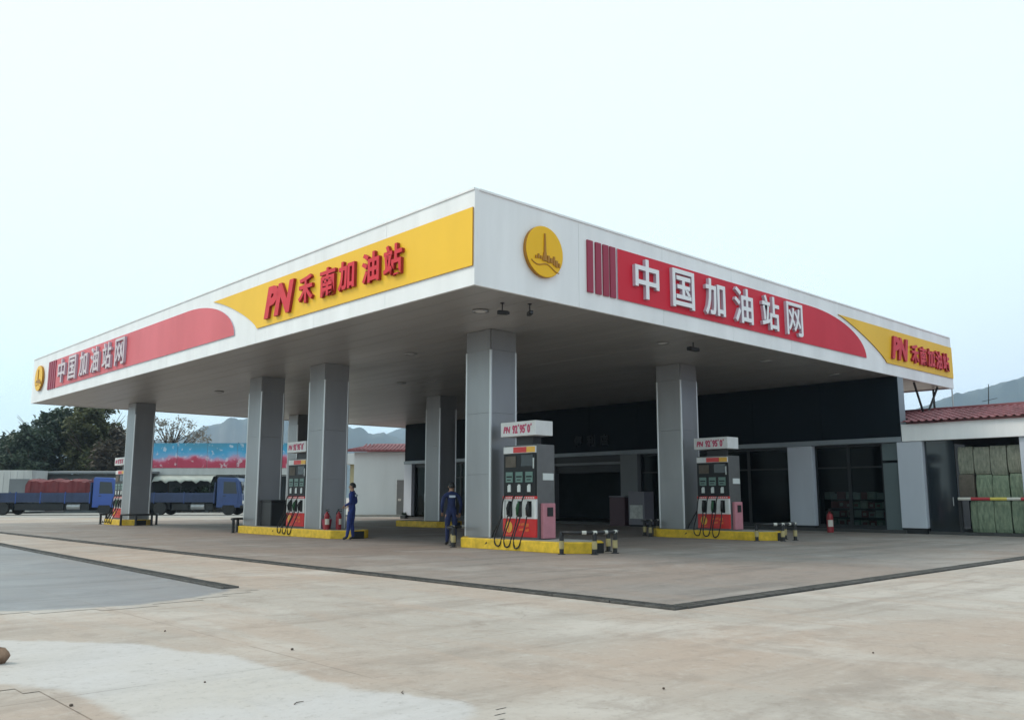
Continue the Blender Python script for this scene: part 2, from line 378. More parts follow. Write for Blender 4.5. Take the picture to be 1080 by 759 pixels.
def tag(o, label, cat, group=None):
    o['label'] = label; o['category'] = cat
    if group: o['group'] = group
    return o
def struct(o): o['kind'] = 'structure'; return o
def stuff(o): o['kind'] = 'stuff'; return o
def thing(name, label, cat, loc=(0, 0, 0), rz=0.0, group=None):
    o = bpy.data.objects.new(name, None); o.empty_display_size = 0.3; C.objects.link(o)
    o.location = loc; o.rotation_euler = (0, 0, rz)
    return tag(o, label, cat, group)
def dup(o, loc, rz, label, parent=None):
    c = o.copy(); C.objects.link(c)
    if parent is None: c.location = loc; c.rotation_euler = (0, 0, rz); c['label'] = label
    else: c.parent = parent
    for ch in o.children: dup(ch, None, 0, None, c)
    return c
_tc = {}
def text_mesh(s, bold=0.02, ext=0.05, shear=0.0, mats=('letter_white', 'letter_side')):
    """one word as a solid mesh, scaled to a 1 x 1 box centred on x, z (front towards -y)"""
    cu = bpy.data.curves.new('lettering', 'FONT'); cu.body = s; cu.extrude = ext; cu.offset = bold; cu.shear = shear; cu.resolution_u = 3
    ob = bpy.data.objects.new('lettering', cu); C.objects.link(ob)
    dg = bpy.context.evaluated_depsgraph_get(); dg.update()
    me = bpy.data.meshes.new_from_object(ob.evaluated_get(dg))
    bpy.data.objects.remove(ob); bpy.data.curves.remove(cu)
    xs = [v.co.x for v in me.vertices]; ys = [v.co.y for v in me.vertices]
    x0, x1, y0, y1 = min(xs), max(xs), min(ys), max(ys)
    for v in me.vertices:
        x, y, z = v.co
        v.co = ((x - x0) / (x1 - x0) - 0.5, -z / ext * 0.5 - 0.5, (y - y0) / (y1 - y0) - 0.5)
    me.materials.clear()
    for m in mats: me.materials.append(MATS[m])
    me.update()
    for p in me.polygons:
        p.material_index = 0 if (p.normal.y < -0.7) else min(1, len(mats) - 1); p.use_smooth = False
    return me
def letter(s, parent, centre, xdir, w, h, depth, bold=0.02, shear=0.0, mats=('letter_white', 'letter_side'), name='character'):
    """place a solid character: xdir = reading direction as a unit vector in the parent's frame"""
    key = (s, bold, shear, mats)
    if key not in _tc: _tc[key] = text_mesh(s, bold, 0.05, shear, mats)
    o = bpy.data.objects.new(name, _tc[key]); C.objects.link(o); o.parent = parent
    X = Vector(xdir); Z = Vector((0, 0, 1)); Y = Z.cross(X)
    m = Matrix((X * w, Y * depth, Z * h)).transposed().to_4x4()
    m.translation = Vector(centre)
    o.matrix_local = m
    return o

# ------------------------------------------------------------------ the setting: ground
g_ = MB()
# dense quads near, wide far
g_.add([(-850, -850, 0), (3500, -850, 0), (3500, 3500, 0), (-850, 3500, 0)], [(0, 1, 2, 3)])
struct(g_.build('ground', 'concrete', fix=False))
DX, DY = 8.55, 6.33          # inner edges of the two drains
DW = 0.24
def sheet(name, pts, z, m):
    b = MB(); b.add([(p[0], p[1], z) for p in pts], [list(range(len(pts)))])
    me = b.mesh(name, m, fix=False)
    if me.polygons[0].normal.z < 0: me.flip_normals()
    o = bpy.data.objects.new(name, me); C.objects.link(o); return struct(o)
sheet('forecourt', [(DX + DW, DY + DW), (32.0, DY + DW), (32.0, 50), (DX + DW, 50)], 0.004, 'forecourt')
pl = DP(-60, 545, 58); pr = DP(520, 545, 58); p3 = DP(520, 545, 95); p4 = DP(-60, 545, 95)
sheet('road', [pl, pr, p3, p4], 0.008, 'roadway')
top = [(-260, 674), (-100, 675), (0, 677), (60, 678.5), (140, 680.5), (170, 685), (190, 689), (235, 693), (258, 701), (272, 705), (300, 711), (322, 719), (345, 722), (368, 731), (388, 734.5), (420, 735), (448, 740.5), (478, 741.5), (488, 749), (482, 757), (470, 764), (480, 780), (500, 800)]
bot = [(300, 800), (190, 785), (165, 770), (152, 759), (133, 748), (112, 735), (80, 726), (45, 720), (0, 718.5), (-100, 716), (-260, 712)]
cp = []
for i, (x, y) in enumerate(top + bot):
    p = G(x, y); cp.append((p.x + random.uniform(-.012, .012), p.y + random.uniform(-.012, .012)))
def graded_sheet(name, poly, z, m, step, feather, box):
    """fine grid cut to a polygon; 'mask' runs from 0 outside the rim to 1 inside so the rim can fray"""
    x0, x1, y0, y1 = box; nx = int((x1 - x0) / step); ny = int((y1 - y0) / step); n = len(poly)
    def sd(px, py):
        best = 1e9; ins = False
        for a in range(n):
            ax, ay = poly[a]; bx, by = poly[(a + 1) % n]
            dx, dy = bx - ax, by - ay; tt = max(0, min(1, ((px - ax) * dx + (py - ay) * dy) / (dx * dx + dy * dy + 1e-12)))
            best = min(best, (ax + tt * dx - px) ** 2 + (ay + tt * dy - py) ** 2)
            if (ay > py) != (by > py) and px < (bx - ax) * (py - ay) / (by - ay) + ax: ins = not ins
        return math.sqrt(best) * (1 if ins else -1)
    D = {}; idx = {}; vs = []; ms = []; fs = []
    for i in range(nx + 1):
        for j in range(ny + 1): D[i, j] = sd(x0 + i * step, y0 + j * step)
    def vi(i, j):
        if (i, j) not in idx:
            idx[i, j] = len(vs); vs.append((x0 + i * step, y0 + j * step, z)); ms.append(max(0.0, min(1.0, 0.5 + D[i, j] / feather * 0.5)))
        return idx[i, j]
    for i in range(nx):
        for j in range(ny):
            if max(D[i, j], D[i + 1, j], D[i, j + 1], D[i + 1, j + 1]) > -feather: fs.append((vi(i, j), vi(i + 1, j), vi(i + 1, j + 1), vi(i, j + 1)))
    me = bpy.data.meshes.new(name); me.from_pydata(vs, [], fs); at = me.attributes.new('mask', 'FLOAT', 'POINT'); at.data.foreach_set('value', ms)
    me.materials.append(MATS[m]); o = bpy.data.objects.new(name, me); C.objects.link(o); return struct(o)
graded_sheet('cement_patch', cp, 0.004, 'cement', 0.10, 0.16, (-1.6, 6.0, 0.8, 13.0))
e0_, e1_ = G(252, 620.0), G(0, 573.0)
edir = (e1_ - e0_).normalized(); ERZ = math.atan2(edir.y, edir.x); far_ = e0_ + edir * 48
eoff = Vector((-edir.y, edir.x, 0)) * 0.24
ap = [tuple((e0_ + eoff)[:2])] + [tuple(G(x, y)[:2]) for x, y in ((225, 624.5), (180, 631.5), (130, 637.5), (70, 641), (0, 643), (-120, 645), (-400, 646))] + [(-6.0, 60), tuple((far_ + eoff)[:2])]
graded_sheet('asphalt_lane', ap, 0.004, 'asphalt', 0.22, 0.24, (-6.0, 7.6, 8.0, 58.0))

# drains: a channel with a row of bar gratings
def grate_mesh(L=0.98, W=DW):
    b = MB(); n = 16
    b.box(0, L, 0, 0.022, -0.02, 0.008); b.box(0, L, W - 0.022, W, -0.02, 0.008)
    for i in range(n):
        x = 0.012 + i * (L - 0.024) / (n - 1)
        b.box(x - 0.011, x + 0.011, 0.022, W - 0.022, -0.018, 0.006)
    return b.mesh('grate', 'grate')
GM = grate_mesh()
def drain(label, loc, rz, count, skip=0):
    t = thing('drain_channel', label, 'drain', loc, rz, 'slotted drains round the forecourt')
    c = MB(); c.box(skip, count, -0.012, DW + 0.012, 0.0022, 0.0052); c.build('channel', 'channel', t)
    for i in range(skip, count):
        o = bpy.data.objects.new('grate', GM); C.objects.link(o); o.parent = t
        o.location = (i + 0.01, random.uniform(-.004, .004), 0.0205 + random.uniform(-.002, .002)); o.rotation_euler = (random.uniform(-.006, .006), 0, random.uniform(-.004, .004))
    return t
drain('dark slotted drain running from the near corner away to the left', (DX + DW, DY, 0), R(90), 42)
drain('dark slotted drain running from the near corner away to the right', (DX + DW, DY, 0), 0, 26)
drain('dark slotted drain along the edge of the grey asphalt lane', tuple(e0_), ERZ, 34)

# hills: a rounded ridge with real depth
def hill(name, prof, depth, back, label_seed):
    """prof: (pixel x, pixel y of the crest) at the given depth"""
    rnd = random.Random(label_seed)
    b = MB(); cols = []
    xs = []
    for (x0, y0), (x1, y1) in zip(prof, prof[1:]):
        k = max(2, int(abs(x1 - x0) / 2.0))
        for i in range(k): f = i / k; xs.append((x0 + (x1 - x0) * f, y0 + (y1 - y0) * f))
    xs.append(prof[-1])
    ts = [-1, -.75, -.5, -.3, -.15, 0, .2, .5, 1]
    for x, y in xs:
        c = DP(x, y, depth); h = max(0.5, c.z + (rnd.uniform(-.3, .5) + .5 * math.sin(x * .21) + .3 * math.sin(x * .53 + 1)) * depth / 1100); base = Vector((c.x, c.y, 0)); d = Vector((c.x, c.y, 0)).normalized()
        col = []
        for tt in ts:
            q = base + d * (tt * back * (1 if tt > 0 else 0.7)); z = h * (math.cos(tt * math.pi) * .5 + .5) + ((math.sin(x * .09 + tt * 9) * 1.6 + math.sin(x * .23 - tt * 14)) * depth / 420 if abs(tt) < 1 and tt else 0)
            col.append((q.x, q.y, max(-2.0, z) if abs(tt) < 1 else -2.0))
        cols.append(col)
    n = len(ts); vs = [p for c_ in cols for p in c_]
    fs = [(i * n + j, (i + 1) * n + j, (i + 1) * n + j + 1, i * n + j + 1) for i in range(len(cols) - 1) for j in range(n - 1)]
    b.add(vs, fs)
    return struct(b.build(name, 'hill_wood', smooth=True))
hill('hill', [(-420, 500), (-250, 478), (-100, 470), (0, 476), (90, 474), (150, 468), (190, 462), (212, 451), (235, 445), (262, 441), (300, 437), (335, 442), (365, 450), (380, 454), (393, 458), (405, 456), (418, 461), (440, 470), (475, 480), (520, 495), (580, 512)], 1700, 420, 1)
hill('hill', [(300, 505), (380, 470), (410, 456), (440, 446), (500, 440), (560, 452), (620, 470), (700, 495), (760, 512)], 2350, 450, 2)
hill('hill', [(780, 515), (860, 470), (930, 443), (965, 432), (985, 424), (1003, 418), (1030, 411), (1055, 404), (1080, 397), (1130, 384), (1200, 376), (1290, 384), (1400, 410), (1520, 450), (1640, 500)], 1500, 420, 3)

# ------------------------------------------------------------------ canopy
CXW, CYW, SOF, FH = 11.68, 13.60, 5.72, 2.09
LX, LY = 26.15, 32.55
canopy = thing('canopy', 'large white filling station canopy with red and yellow sign bands', 'canopy', (CXW, CYW, SOF))
b = MB(); b.box(0.25, LX - 0.25, 0.25, LY - 0.25, FH - 0.30, FH - 0.12); b.build('roof_deck', 'shed_roof', canopy)
n_s = 40; w_s = (LX - 0.16) / n_s
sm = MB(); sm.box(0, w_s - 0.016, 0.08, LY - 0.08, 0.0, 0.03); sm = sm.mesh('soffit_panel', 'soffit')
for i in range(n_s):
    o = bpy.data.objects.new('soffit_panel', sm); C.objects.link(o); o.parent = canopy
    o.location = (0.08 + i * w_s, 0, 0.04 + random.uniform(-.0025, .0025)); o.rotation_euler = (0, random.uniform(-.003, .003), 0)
b = MB(); b.box(0.1, LX - 0.1, 0.1, LY - 0.1, 0.085, 0.10); b.build('soffit_backing', 'seam', canopy)

def fp(side, s, h, d):                      # point on a fascia: s along, h up, d proud of the face
    return {'L': (-d, s, h), 'R': (s, -d, h), 'LB': (LX + d, s, h), 'RB': (s, LY + d, h)}[side]
def fprism(bm, side, poly, d0, d1, mi=0, ms=None):
    bm.prism([fp(side, s, h, d0) for s, h in poly], [fp(side, s, h, d1) for s, h in poly], mi, ms)
for side, L in (('L', LY), ('R', LX), ('LB', LY), ('RB', LX)):
    n = round(L / 3.25); w = L / n
    for i in range(n):
        e0 = 0.0 if (i > 0 or side in ('L', 'LB')) else -0.0
        s0, s1 = i * w + (0.004 if i else 0.0), (i + 1) * w - (0.004 if i < n - 1 else 0.0)
        if side in ('R', 'RB') and i == 0: s0 = 0.082
        if side in ('R', 'RB') and i == n - 1: s1 = L - 0.082
        b = MB(); fprism(b, side, [(s0, 0), (s1, 0), (s1, FH), (s0, FH)], -0.08, 0.0)
        b.build('fascia_panel', 'white_panel', canopy)
# top capping
b = MB()
for side, L in (('L', LY), ('R', LX), ('LB', LY), ('RB', LX)):
    s0, s1 = (0.0, L) if side in ('L', 'LB') else (0.13, L - 0.13)
    fprism(b, side, [(s0, FH + .002), (s1, FH + .002), (s1, FH + 0.05), (s0, FH + 0.05)], -0.12, 0.025)
b.build('capping', 'white_panel', canopy)

HV = lambda v: FH * (1 - v)                 # fraction from the top to height
HT, HB = HV(0.185), HV(0.80)
def arc(s0, s1, k, conv=True, n=14):        # quarter curve from the top edge at s0 to the bottom edge at s1
    out = []
    for i in range(n + 1):
        a = i / n * math.pi / 2
        if conv: out.append((s0 + (s1 - s0) * math.sin(a), HB + (HT - HB) * math.cos(a)))
        else: out.append((s0 + (s1 - s0) * (i / n) ** k, HT + (HB - HT) * (i / n)))
    return out
def sign_band(side, red, yel, stripes, disc):
    # red panel
    rs_t, rs_b, r_far = red
    poly = arc(rs_t, rs_b, 1) + [(r_far, HB), (r_far, HT)]
    b = MB(); fprism(b, side, poly, 0.004, 0.035, 0, 1)
    rp = b.build('red_panel', ['red_sign' if side == 'R' else 'red_glare', 'letter_side'], canopy)
    yt, yb, yend = yel
    cv = [(yt + (yb - yt) * (1 - (1 - f) ** 1.25), HT + (HB - HT) * f ** 1.15) for f in [i / 14 for i in range(15)]]
    poly = cv + [(yend, HB), (yend, HT)]
    b = MB(); fprism(b, side, poly, 0.004, 0.035, 0, 1)
    yp = b.build('yellow_panel', ['yellow_sign', 'gold_dark'], canopy)
    for s in stripes:
        b = MB(); fprism(b, side, [(s - .10, HB), (s + .10, HB), (s + .10, HT), (s - .10, HT)], 0.004, 0.045); b.build('stripe', 'maroon', canopy)
    # round emblem: disc with a tower over a small skyline
    cz = FH * 0.52; r = 0.60
    b = MB(); pr = [(disc + r * math.cos(a), cz + r * math.sin(a)) for a in [2 * math.pi * i / 40 for i in range(40)]]
    fprism(b, side, pr, 0.004, 0.11, 0, 1); em = b.build('emblem_disc', ['gold', 'gold_dark'], canopy, bevel=0.02)
    sg = 1 if side == 'R' else -1           # reading direction along s
    b = MB(); q = lambda a, h: (disc + sg * a, cz + h)
    fprism(b, side, [q(-.055, -.22), q(.025, -.22), q(.005, .42), q(-.035, .42)], 0.112, 0.135)
    fprism(b, side, [q(-.10, -.22), q(.06, -.22), q(.03, -.02), q(-.06, -.02)], 0.111, 0.130)
    b.build('tower', 'gold_dark', em)
    b = MB()
    for a, w, h, z in ((-.30, .05, .06, -.20), (-.22, .05, .10, -.19), (-.14, .05, .07, -.19), (.10, .07, .16, -.24), (.19, .07, .11, -.23), (.28, .06, .20, -.27), (.36, .08, .15, -.30), (.45, .05, .10, -.30)):
        fprism(b, side, [q(a - w / 2, z), q(a + w / 2, z), q(a + w / 2, z + h), q(a - w / 2, z + h)], 0.112, 0.132)
    wave = [(-.44 + .08 * i, -.25 - .05 * math.sin(i * .75) - .012 * i) for i in range(12)]
    fprism(b, side, [q(x, z) for x, z in wave] + [q(x, z - .022) for x, z in wave[::-1]], 0.112, 0.126)
    b.build('skyline', 'gold_dark', em)
    return rp, yp, sg
YEL5 = ['禾', '南', '加', '油', '站']
WHT6 = ['中', '国', '加', '油', '站', '网']
def white_row(side, panel, centres, sg):
    for c, s in zip(WHT6, centres):
        letter(c, panel, fp(side, s, FH * 0.515, 0.03), (0, -1, 0) if side == 'L' else (1, 0, 0), 0.98, 1.04, 0.10, 0.008 if c == '网' else 0.016, 0.0, ('letter_pinkish' if side == 'L' else 'letter_white', 'letter_side'))
LM = ('letter_red', 'letter_red_side')
# right-hand face
rp, yp, sg = sign_band('R', (14.3, 18.2, 4.66), (16.25, 19.85, LX - 0.03), (3.64, 3.94, 4.22, 4.48), 2.02)
white_row('R', rp, (5.73, 7.29, 8.78, 10.23, 11.71, 13.14), 1)
letter('PN', yp, fp('R', 20.90, FH * .50, 0.03), (1, 0, 0), 1.45, 0.86, 0.09, 0.055, 0.25, LM, 'monogram')
for c, s in zip(YEL5, (22.22, 22.98, 23.74, 24.50, 25.24)): letter(c, yp, fp('R', s, FH * .48, 0.03), (1, 0, 0), 0.64, 0.74, 0.09, 0.028, 0, LM)
# left-hand face
rp, yp, sg = sign_band('L', (14.6, 11.1, 28.75), (12.7, 9.65, 0.03), (28.95, 29.25, 29.55, 29.82), 31.2)
white_row('L', rp, (27.7, 26.25, 24.8, 23.4, 22.0, 20.6), -1)
letter('PN', yp, fp('L', 8.26, FH * .50, 0.03), (0, -1, 0), 1.65, 0.90, 0.09, 0.055, 0.25, LM, 'monogram')
for c, s in zip(YEL5, (6.80, 5.70, 4.81, 3.74, 2.82)): letter(c, yp, fp('L', s, FH * .52, 0.03), (0, -1, 0), 0.74, 0.76, 0.09, 0.028, 0, LM)

# steel braces between the canopy and the annex roof
for x, y0, x2, z0, z1 in ((34.6, 13.9, 35.3, 5.72, 4.6), (36.9, 13.9, 35.7, 5.72, 4.55), (37.5, 14.3, 37.5, 5.72, 4.0)):
    b = MB(); b.tube([(x - CXW, y0 - CYW, z0 - SOF), (x2 - CXW, y0 - CYW, z1 - SOF)], 0.045, 8); b.build('brace', 'dark_metal', canopy)

# round downlights in the soffit
lt = thing('canopy_light', '', 'light', (0, 0, 0), 0, 'round downlights in the canopy ceiling')
b = MB(); b.lathe([(0.13, 0.0), (0.20, -0.012), (0.205, -0.03), (0.19, -0.045), (0.15, -0.04), (0.145, -0.02), (0.13, -0.02)], 20); b.build('housing', 'steel', lt, smooth=True)
b = MB(); b.lathe([(0.0, -0.03), (0.08, -0.036), (0.143, -0.028), (0.143, -0.018)], 20); b.build('lens', 'lamp_lens', lt, smooth=True)
spots = [(16.2, 21.9, 'round downlight in the ceiling, the brighter one between the left columns'), (20.2, 27.9, 'round downlight in the ceiling further back beyond the brighter one'),
         (13.6, 15.6, 'round downlight in the ceiling just inside the near corner'), (20.4, 15.3, 'round downlight in the ceiling left of the small hanging lamp'),
         (30.3, 15.0, 'round downlight in the ceiling above the shop pillars at right'), (25.6, 15.0, 'round downlight in the ceiling right of the second dispenser column'),
         (16.2, 35.5, 'round downlight in the ceiling towards the far left column'), (20.2, 40.5, 'round downlight in the ceiling near the far back edge'),
         (20.4, 21.9, 'round downlight in the ceiling deep behind the front column')]
for i, (x, y, l) in enumerate(spots):
    if i == 0: lt.location = (x, y, SOF + 0.037); lt['label'] = l
    else: dup(lt, (x, y, SOF + 0.037), 0, l)

# things hanging from the soffit
def sec_cam(x, y, rz, label):
    t = thing('security_camera', label, 'camera', (x, y, SOF + 0.037), rz, 'security cameras under the canopy corner'); t.scale = (.72,) * 3
    b = MB(); b.tube([(0, 0, 0), (0, 0, -0.26)], 0.022, 8); b.lathe([(0.07, 0.0), (0.07, -0.02), (0.03, -0.03)], 12); b.build('bracket', 'dark_metal', t)
    b = MB(); b.box(-0.07, 0.07, -0.20, 0.16, -0.38, -0.25); b.build('body', 'black_plastic', t, bevel=0.02)
    b = MB(); b.lathe([(0.045, -0.20), (0.05, -0.24), (0.03, -0.245)], 12, 0, (0, 0, -0.315), 'y'); b.build('lens', 'glass_dark', t)
sec_cam(13.42, 14.62, R(70), 'small black security camera under the canopy near corner, left of two')
sec_cam(13.95, 14.25, R(-30), 'black security camera under the canopy near corner, right of two')
t = thing('hanging_lamp', 'small dark lamp hung under the canopy before the second column', 'lamp', (21.0, 14.65, SOF + 0.037))
b = MB(); b.tube([(0, 0, 0), (0, 0, -0.16)], 0.02, 8); b.build('stem', 'dark_metal', t)
b = MB(); b.box(-0.22, 0.22, -0.08, 0.08, -0.26, -0.15); b.build('shade', 'black_plastic', t, bevel=0.02)

# ------------------------------------------------------------------ columns
ISL = 0.27
def column(x, y, label, wx=0.95, wy=1.02):
    t = thing('canopy_column', label, 'column', (x, y, ISL), 0, 'square grey columns carrying the canopy')
    H = SOF + 0.036 - ISL
    b = MB(); b.box(0.04, wx - 0.04, 0.04, wy - 0.04, 0, H); b.build('core', 'seam', t)
    zs = [0.004, 1.62, 3.24, H - 0.55, H - 0.002]
    for k in range(4):
        z0, z1 = zs[k] + 0.0015, zs[k + 1] - 0.0015
        for q in (((0.03, wx - 0.03, 0.0, 0.036)), ((0.03, wx - 0.03, wy - 0.036, wy))):
            b = MB(); b.box(q[0], q[1], q[2], q[3], z0, z1); b.build('cladding_panel', 'column_clad', t, bevel=0.002)
        for q in ((0.0, 0.036), (wx - 0.036, wx)):
            b = MB(); b.box(q[0], q[1], 0.03, wy - 0.03, z0, z1); b.build('cladding_panel', 'column_clad', t, bevel=0.002)
    for cx_, cy_ in ((0, 0), (wx, 0), (0, wy), (wx, wy)):
        b = MB(); b.lathe([(0.040, 0.006), (0.040, H - 0.56)], 12, 0, (cx_ + (0.026 if cx_ == 0 else -0.026), cy_ + (0.026 if cy_ == 0 else -0.026), 0))
        b.build('corner_trim', 'column_trim', t, smooth=False)
    return t
CR = [(15.3, 17.12), (24.0, 17.30), (15.3, 25.45), (15.3, 29.90), (15.3, 42.50), (24.0, 30.20), (24.0, 42.60)]
for (x, y), l in zip(CR, ('nearest grey clad canopy column, left of the front dispenser', 'grey clad canopy column left of the second dispenser, before the shop',
                          'grey clad canopy column beside the attendant standing in front of the white wall', 'grey clad canopy column with the black bin at its foot',
                          'far left grey clad canopy column in front of the trucks', 'grey clad canopy column before the left end of the shop', 'far back grey canopy column seen between two nearer columns')):
    column(x, y, l)

# ------------------------------------------------------------------ islands
def island(x0, x1, y0, y1, label):
    t = thing('pump_island', label, 'island', ((x0 + x1) / 2, (y0 + y1) / 2, 0), 0, 'raised pump islands with yellow kerbs')
    hx, hy = (x1 - x0) / 2, (y1 - y0) / 2; r = 0.22
    def outline(e):
        c = 0.50; a, d = hx - e, hy - e
        return [(a, d - c), (a - c, d), (-a + c, d), (-a, d - c), (-a, -d + c), (-a + c, -d), (a - c, -d), (a, -d + c)]
    b = MB(); b.slab(outline(0.0), 0.0, ISL - 0.008); k = b.build('kerb', 'yellow_paint', t, bevel=0.02)
    for sy in (-1, 1):
        b = MB(); b.box(-hx + .50, hx - .50, sy * hy - .004, sy * hy + .004, 0.004, ISL - .03); b.build('black_nose', 'rubber', t)
    b = MB(); b.slab(outline(0.14), ISL - 0.02, ISL); b.build('top_slab', 'island_top', t)
    return t
island(14.98, 16.4, 13.78, 18.42, 'yellow kerbed pump island under the front dispenser')
island(23.68, 25.1, 14.05, 18.72, 'yellow kerbed pump island under the second dispenser by the shop')
island(14.98, 16.4, 23.80, 31.15, 'long yellow kerbed island joining the two left middle columns')
island(14.98, 16.4, 41.9, 45.3, 'yellow kerbed island at the far left column')
island(23.68, 25.1, 29.45, 33.4, 'yellow kerbed island at the column by the shop end')
island(23.68, 25.1, 41.9, 46.6, 'yellow kerbed island at the far back column')

# ------------------------------------------------------------------ fuel dispensers
def dispenser(label, loc):
    """front faces local -y, width along x"""
    t = thing('fuel_dispenser', label, 'fuel pump', loc, R(-90), 'fuel dispensers with hoses on the islands')
    W, D = 1.20, 0.68; h = W / 2
    b = MB(); b.box(-h, h, 0.06, D, 0.0, 2.34); b.box(-h - .01, h + .01, 0.03, D + .02, 0.0, 0.06); b.build('cabinet', 'pump_grey', t, bevel=0.015)
    # side card box (viewer's right)
    b = MB(); b.box(h + 0.003, h + 0.10, 0.16, 0.60, 0.02, 0.88); sb = b.build('side_box', 'pump_pink', t, bevel=0.015)
    b = MB(); b.box(h + 0.101, h + 0.115, 0.30, 0.50, 0.56, 0.78); b.build('handle', 'black_plastic', sb)
    b = MB(); b.box(h + 0.003, h + 0.02, 0.24, 0.62, 1.45, 1.62); b.build('plate', 'key_white', t)
    # header
    b = MB(); b.box(-h + .02, h - .02, 0.0, 0.057, 2.13, 2.30)
    hd = b.build('header', 'pump_white', t, bevel=0.008)
    b = MB(); b.box(-0.20, 0.28, -0.012, 0.0, 2.145, 2.285); b.build('red_strip', 'pump_red', hd)
    b = MB(); b.box(0.285, 0.58, -0.012, 0.0, 2.145, 2.285); b.build('yellow_strip', 'gold_print', hd)
    # black electronics panel with three meters and keypads
    b = MB(); b.box(-h + .02, h - .02, 0.012, 0.057, 1.06, 2.12); pn = b.build('meter_panel', 'pump_black', t, bevel=0.006)
    for k in (-1, 0, 1):
        cx = k * 0.36
        b = MB(); b.box(cx - .13, cx + .13, -0.002, 0.012, 1.40, 1.66); d = b.build('display', 'lcd', pn, bevel=0.004)
        b = MB(); b.box(cx - .10, cx + .10, -0.006, -0.002, 1.52, 1.56); b.box(cx - .08, cx + .06, -0.006, -0.002, 1.45, 1.475); b.build('digits', 'pump_black', d)
        b = MB(); b.box(cx - .055, cx + .055, -0.012, 0.012, 1.16, 1.32); b.box(cx - .03, cx + .05, -0.012, 0.011, 1.321, 1.35); b.build('keypad', 'key_white', pn, bevel=0.004)
    b = MB(); b.box(-.50, -.12, 0.0, 0.012, 1.78, 2.06); b.build('poster', 'sack_brown', pn)
    b = MB(); b.box(.08, .50, 0.0, 0.012, 1.80, 2.08); b.build('screen', 'glass_dark', pn)
    b = MB(); b.box(.505, .535, -0.004, 0.012, 1.74, 2.0); b.build('card', 'key_white', pn)
    # trim with small print
    b = MB(); b.box(-h, h, -0.006, 0.057, 0.985, 1.055); tr = b.build('print_strip', 'pump_red', t)
    b = MB()
    for k in range(14): b.box(-h + .06 + k * .08, -h + .105 + k * .08, -0.010, -0.006, 1.005, 1.035)
    b.build('small_print', 'key_white', tr)
    # nozzle bay
    b = MB(); b.box(-h, h, 0.03, 0.057, 0.5, 0.983); bay = b.build('nozzle_bay', 'pump_white', t)
    b = MB(); b.box(-h + .02, h - .02, -0.002, 0.03, 0.955, 0.983); b.box(-h, -h + .05, 0.0, 0.03, 0.5, 0.95); b.box(h - .05, h, 0.0, 0.03, 0.5, 0.95); b.build('bay_frame', 'pump_white', bay)
    for k, m in ((-1, 'black_plastic'), (0, 'nozzle_green'), (1, 'black_plastic')):
        cx = k * 0.35
        b = MB(); b.box(cx - .075, cx + .075, 0.012, 0.03, 0.54, 0.93); b.build('holster', 'pump_black', bay, bevel=0.006)
        b = MB()
        b.tube([(cx, -0.02, 0.88), (cx + .01, -0.05, 0.84), (cx + .01, -0.07, 0.72), (cx - .01, -0.055, 0.58)], [0.028, 0.040, 0.042, 0.030], 8)
        b.tube([(cx + .01, -0.08, 0.84), (cx + .035, -0.14, 0.76), (cx + .02, -0.10, 0.64)], 0.011, 6)
        b.tube([(cx, -0.02, 0.88), (cx, -0.0, 0.93)], 0.016, 8)
        b.build('nozzle', m, t, smooth=True)
    # red lower panel with gold mark and print
    b = MB(); b.box(-h, h, 0.0, 0.057, 0.05, 0.497); lp = b.build('lower_panel', 'pump_red', t, bevel=0.006)
    b = MB()
    pr = [(-.36 + .12 * math.cos(a), .29 + .14 * math.sin(a)) for a in [2 * math.pi * i / 20 for i in range(20)]]
    b.prism([(x, -0.001, z) for x, z in pr], [(x, -0.012, z) for x, z in pr]); em = b.build('emblem', 'gold_print', lp)
    b = MB(); b.prism([(-.385, -.0125, .18), (-.345, -.0125, .18), (-.355, -.0125, .42), (-.375, -.0125, .42)], [(-.385, -.016, .18), (-.345, -.016, .18), (-.355, -.016, .42), (-.375, -.016, .42)]); b.build('tower', 'orange_print', em)
    b = MB()
    for x, z, w, hh in ((.0, .34, .10, .05), (.13, .35, .12, .06), (.28, .33, .14, .08), (.08, .22, .16, .05), (.30, .21, .12, .06), (-.36, .10, .26, .022)):
        b.prism([(x - w / 2, -.001, z - hh / 2), (x + w / 2, -.001, z - hh / 2 + .02), (x + w / 2, -.001, z + hh / 2 + .02), (x - w / 2, -.001, z + hh / 2)], [(x - w / 2, -.008, z - hh / 2), (x + w / 2, -.008, z - hh / 2 + .02), (x + w / 2, -.008, z + hh / 2 + .02), (x - w / 2, -.008, z + hh / 2)])
    b.build('print_marks', 'orange_print', lp)
    # price sign on top
    b = MB(); b.box(-.30, .30, 0.2, 0.5, 2.34, 2.58); b.build('sign_neck', 'dark_metal', t)
    b = MB(); b.box(-.62, .66, -0.06, 0.56, 2.56, 2.93); sg_ = b.build('grade_sign', 'pump_white', t, bevel=0.012)
    for s, x, w in (('PN', -.38, .26), ('92', -.08, .19), ('95', .19, .19), ('0', .42, .10)):
        letter(s, sg_, (x, -0.058, 2.735), (1, 0, 0), w, 0.22 if s != 'PN' else .17, 0.012, 0.045, 0.2 if s == 'PN' else 0, ('sign_pink',), 'grade_number')
        if s != 'PN': letter('#', sg_, (x + w / 2 + .035, -0.058, 2.83), (1, 0, 0), 0.045, 0.06, 0.012, 0.01, 0, ('sign_pink',), 'hash_mark')
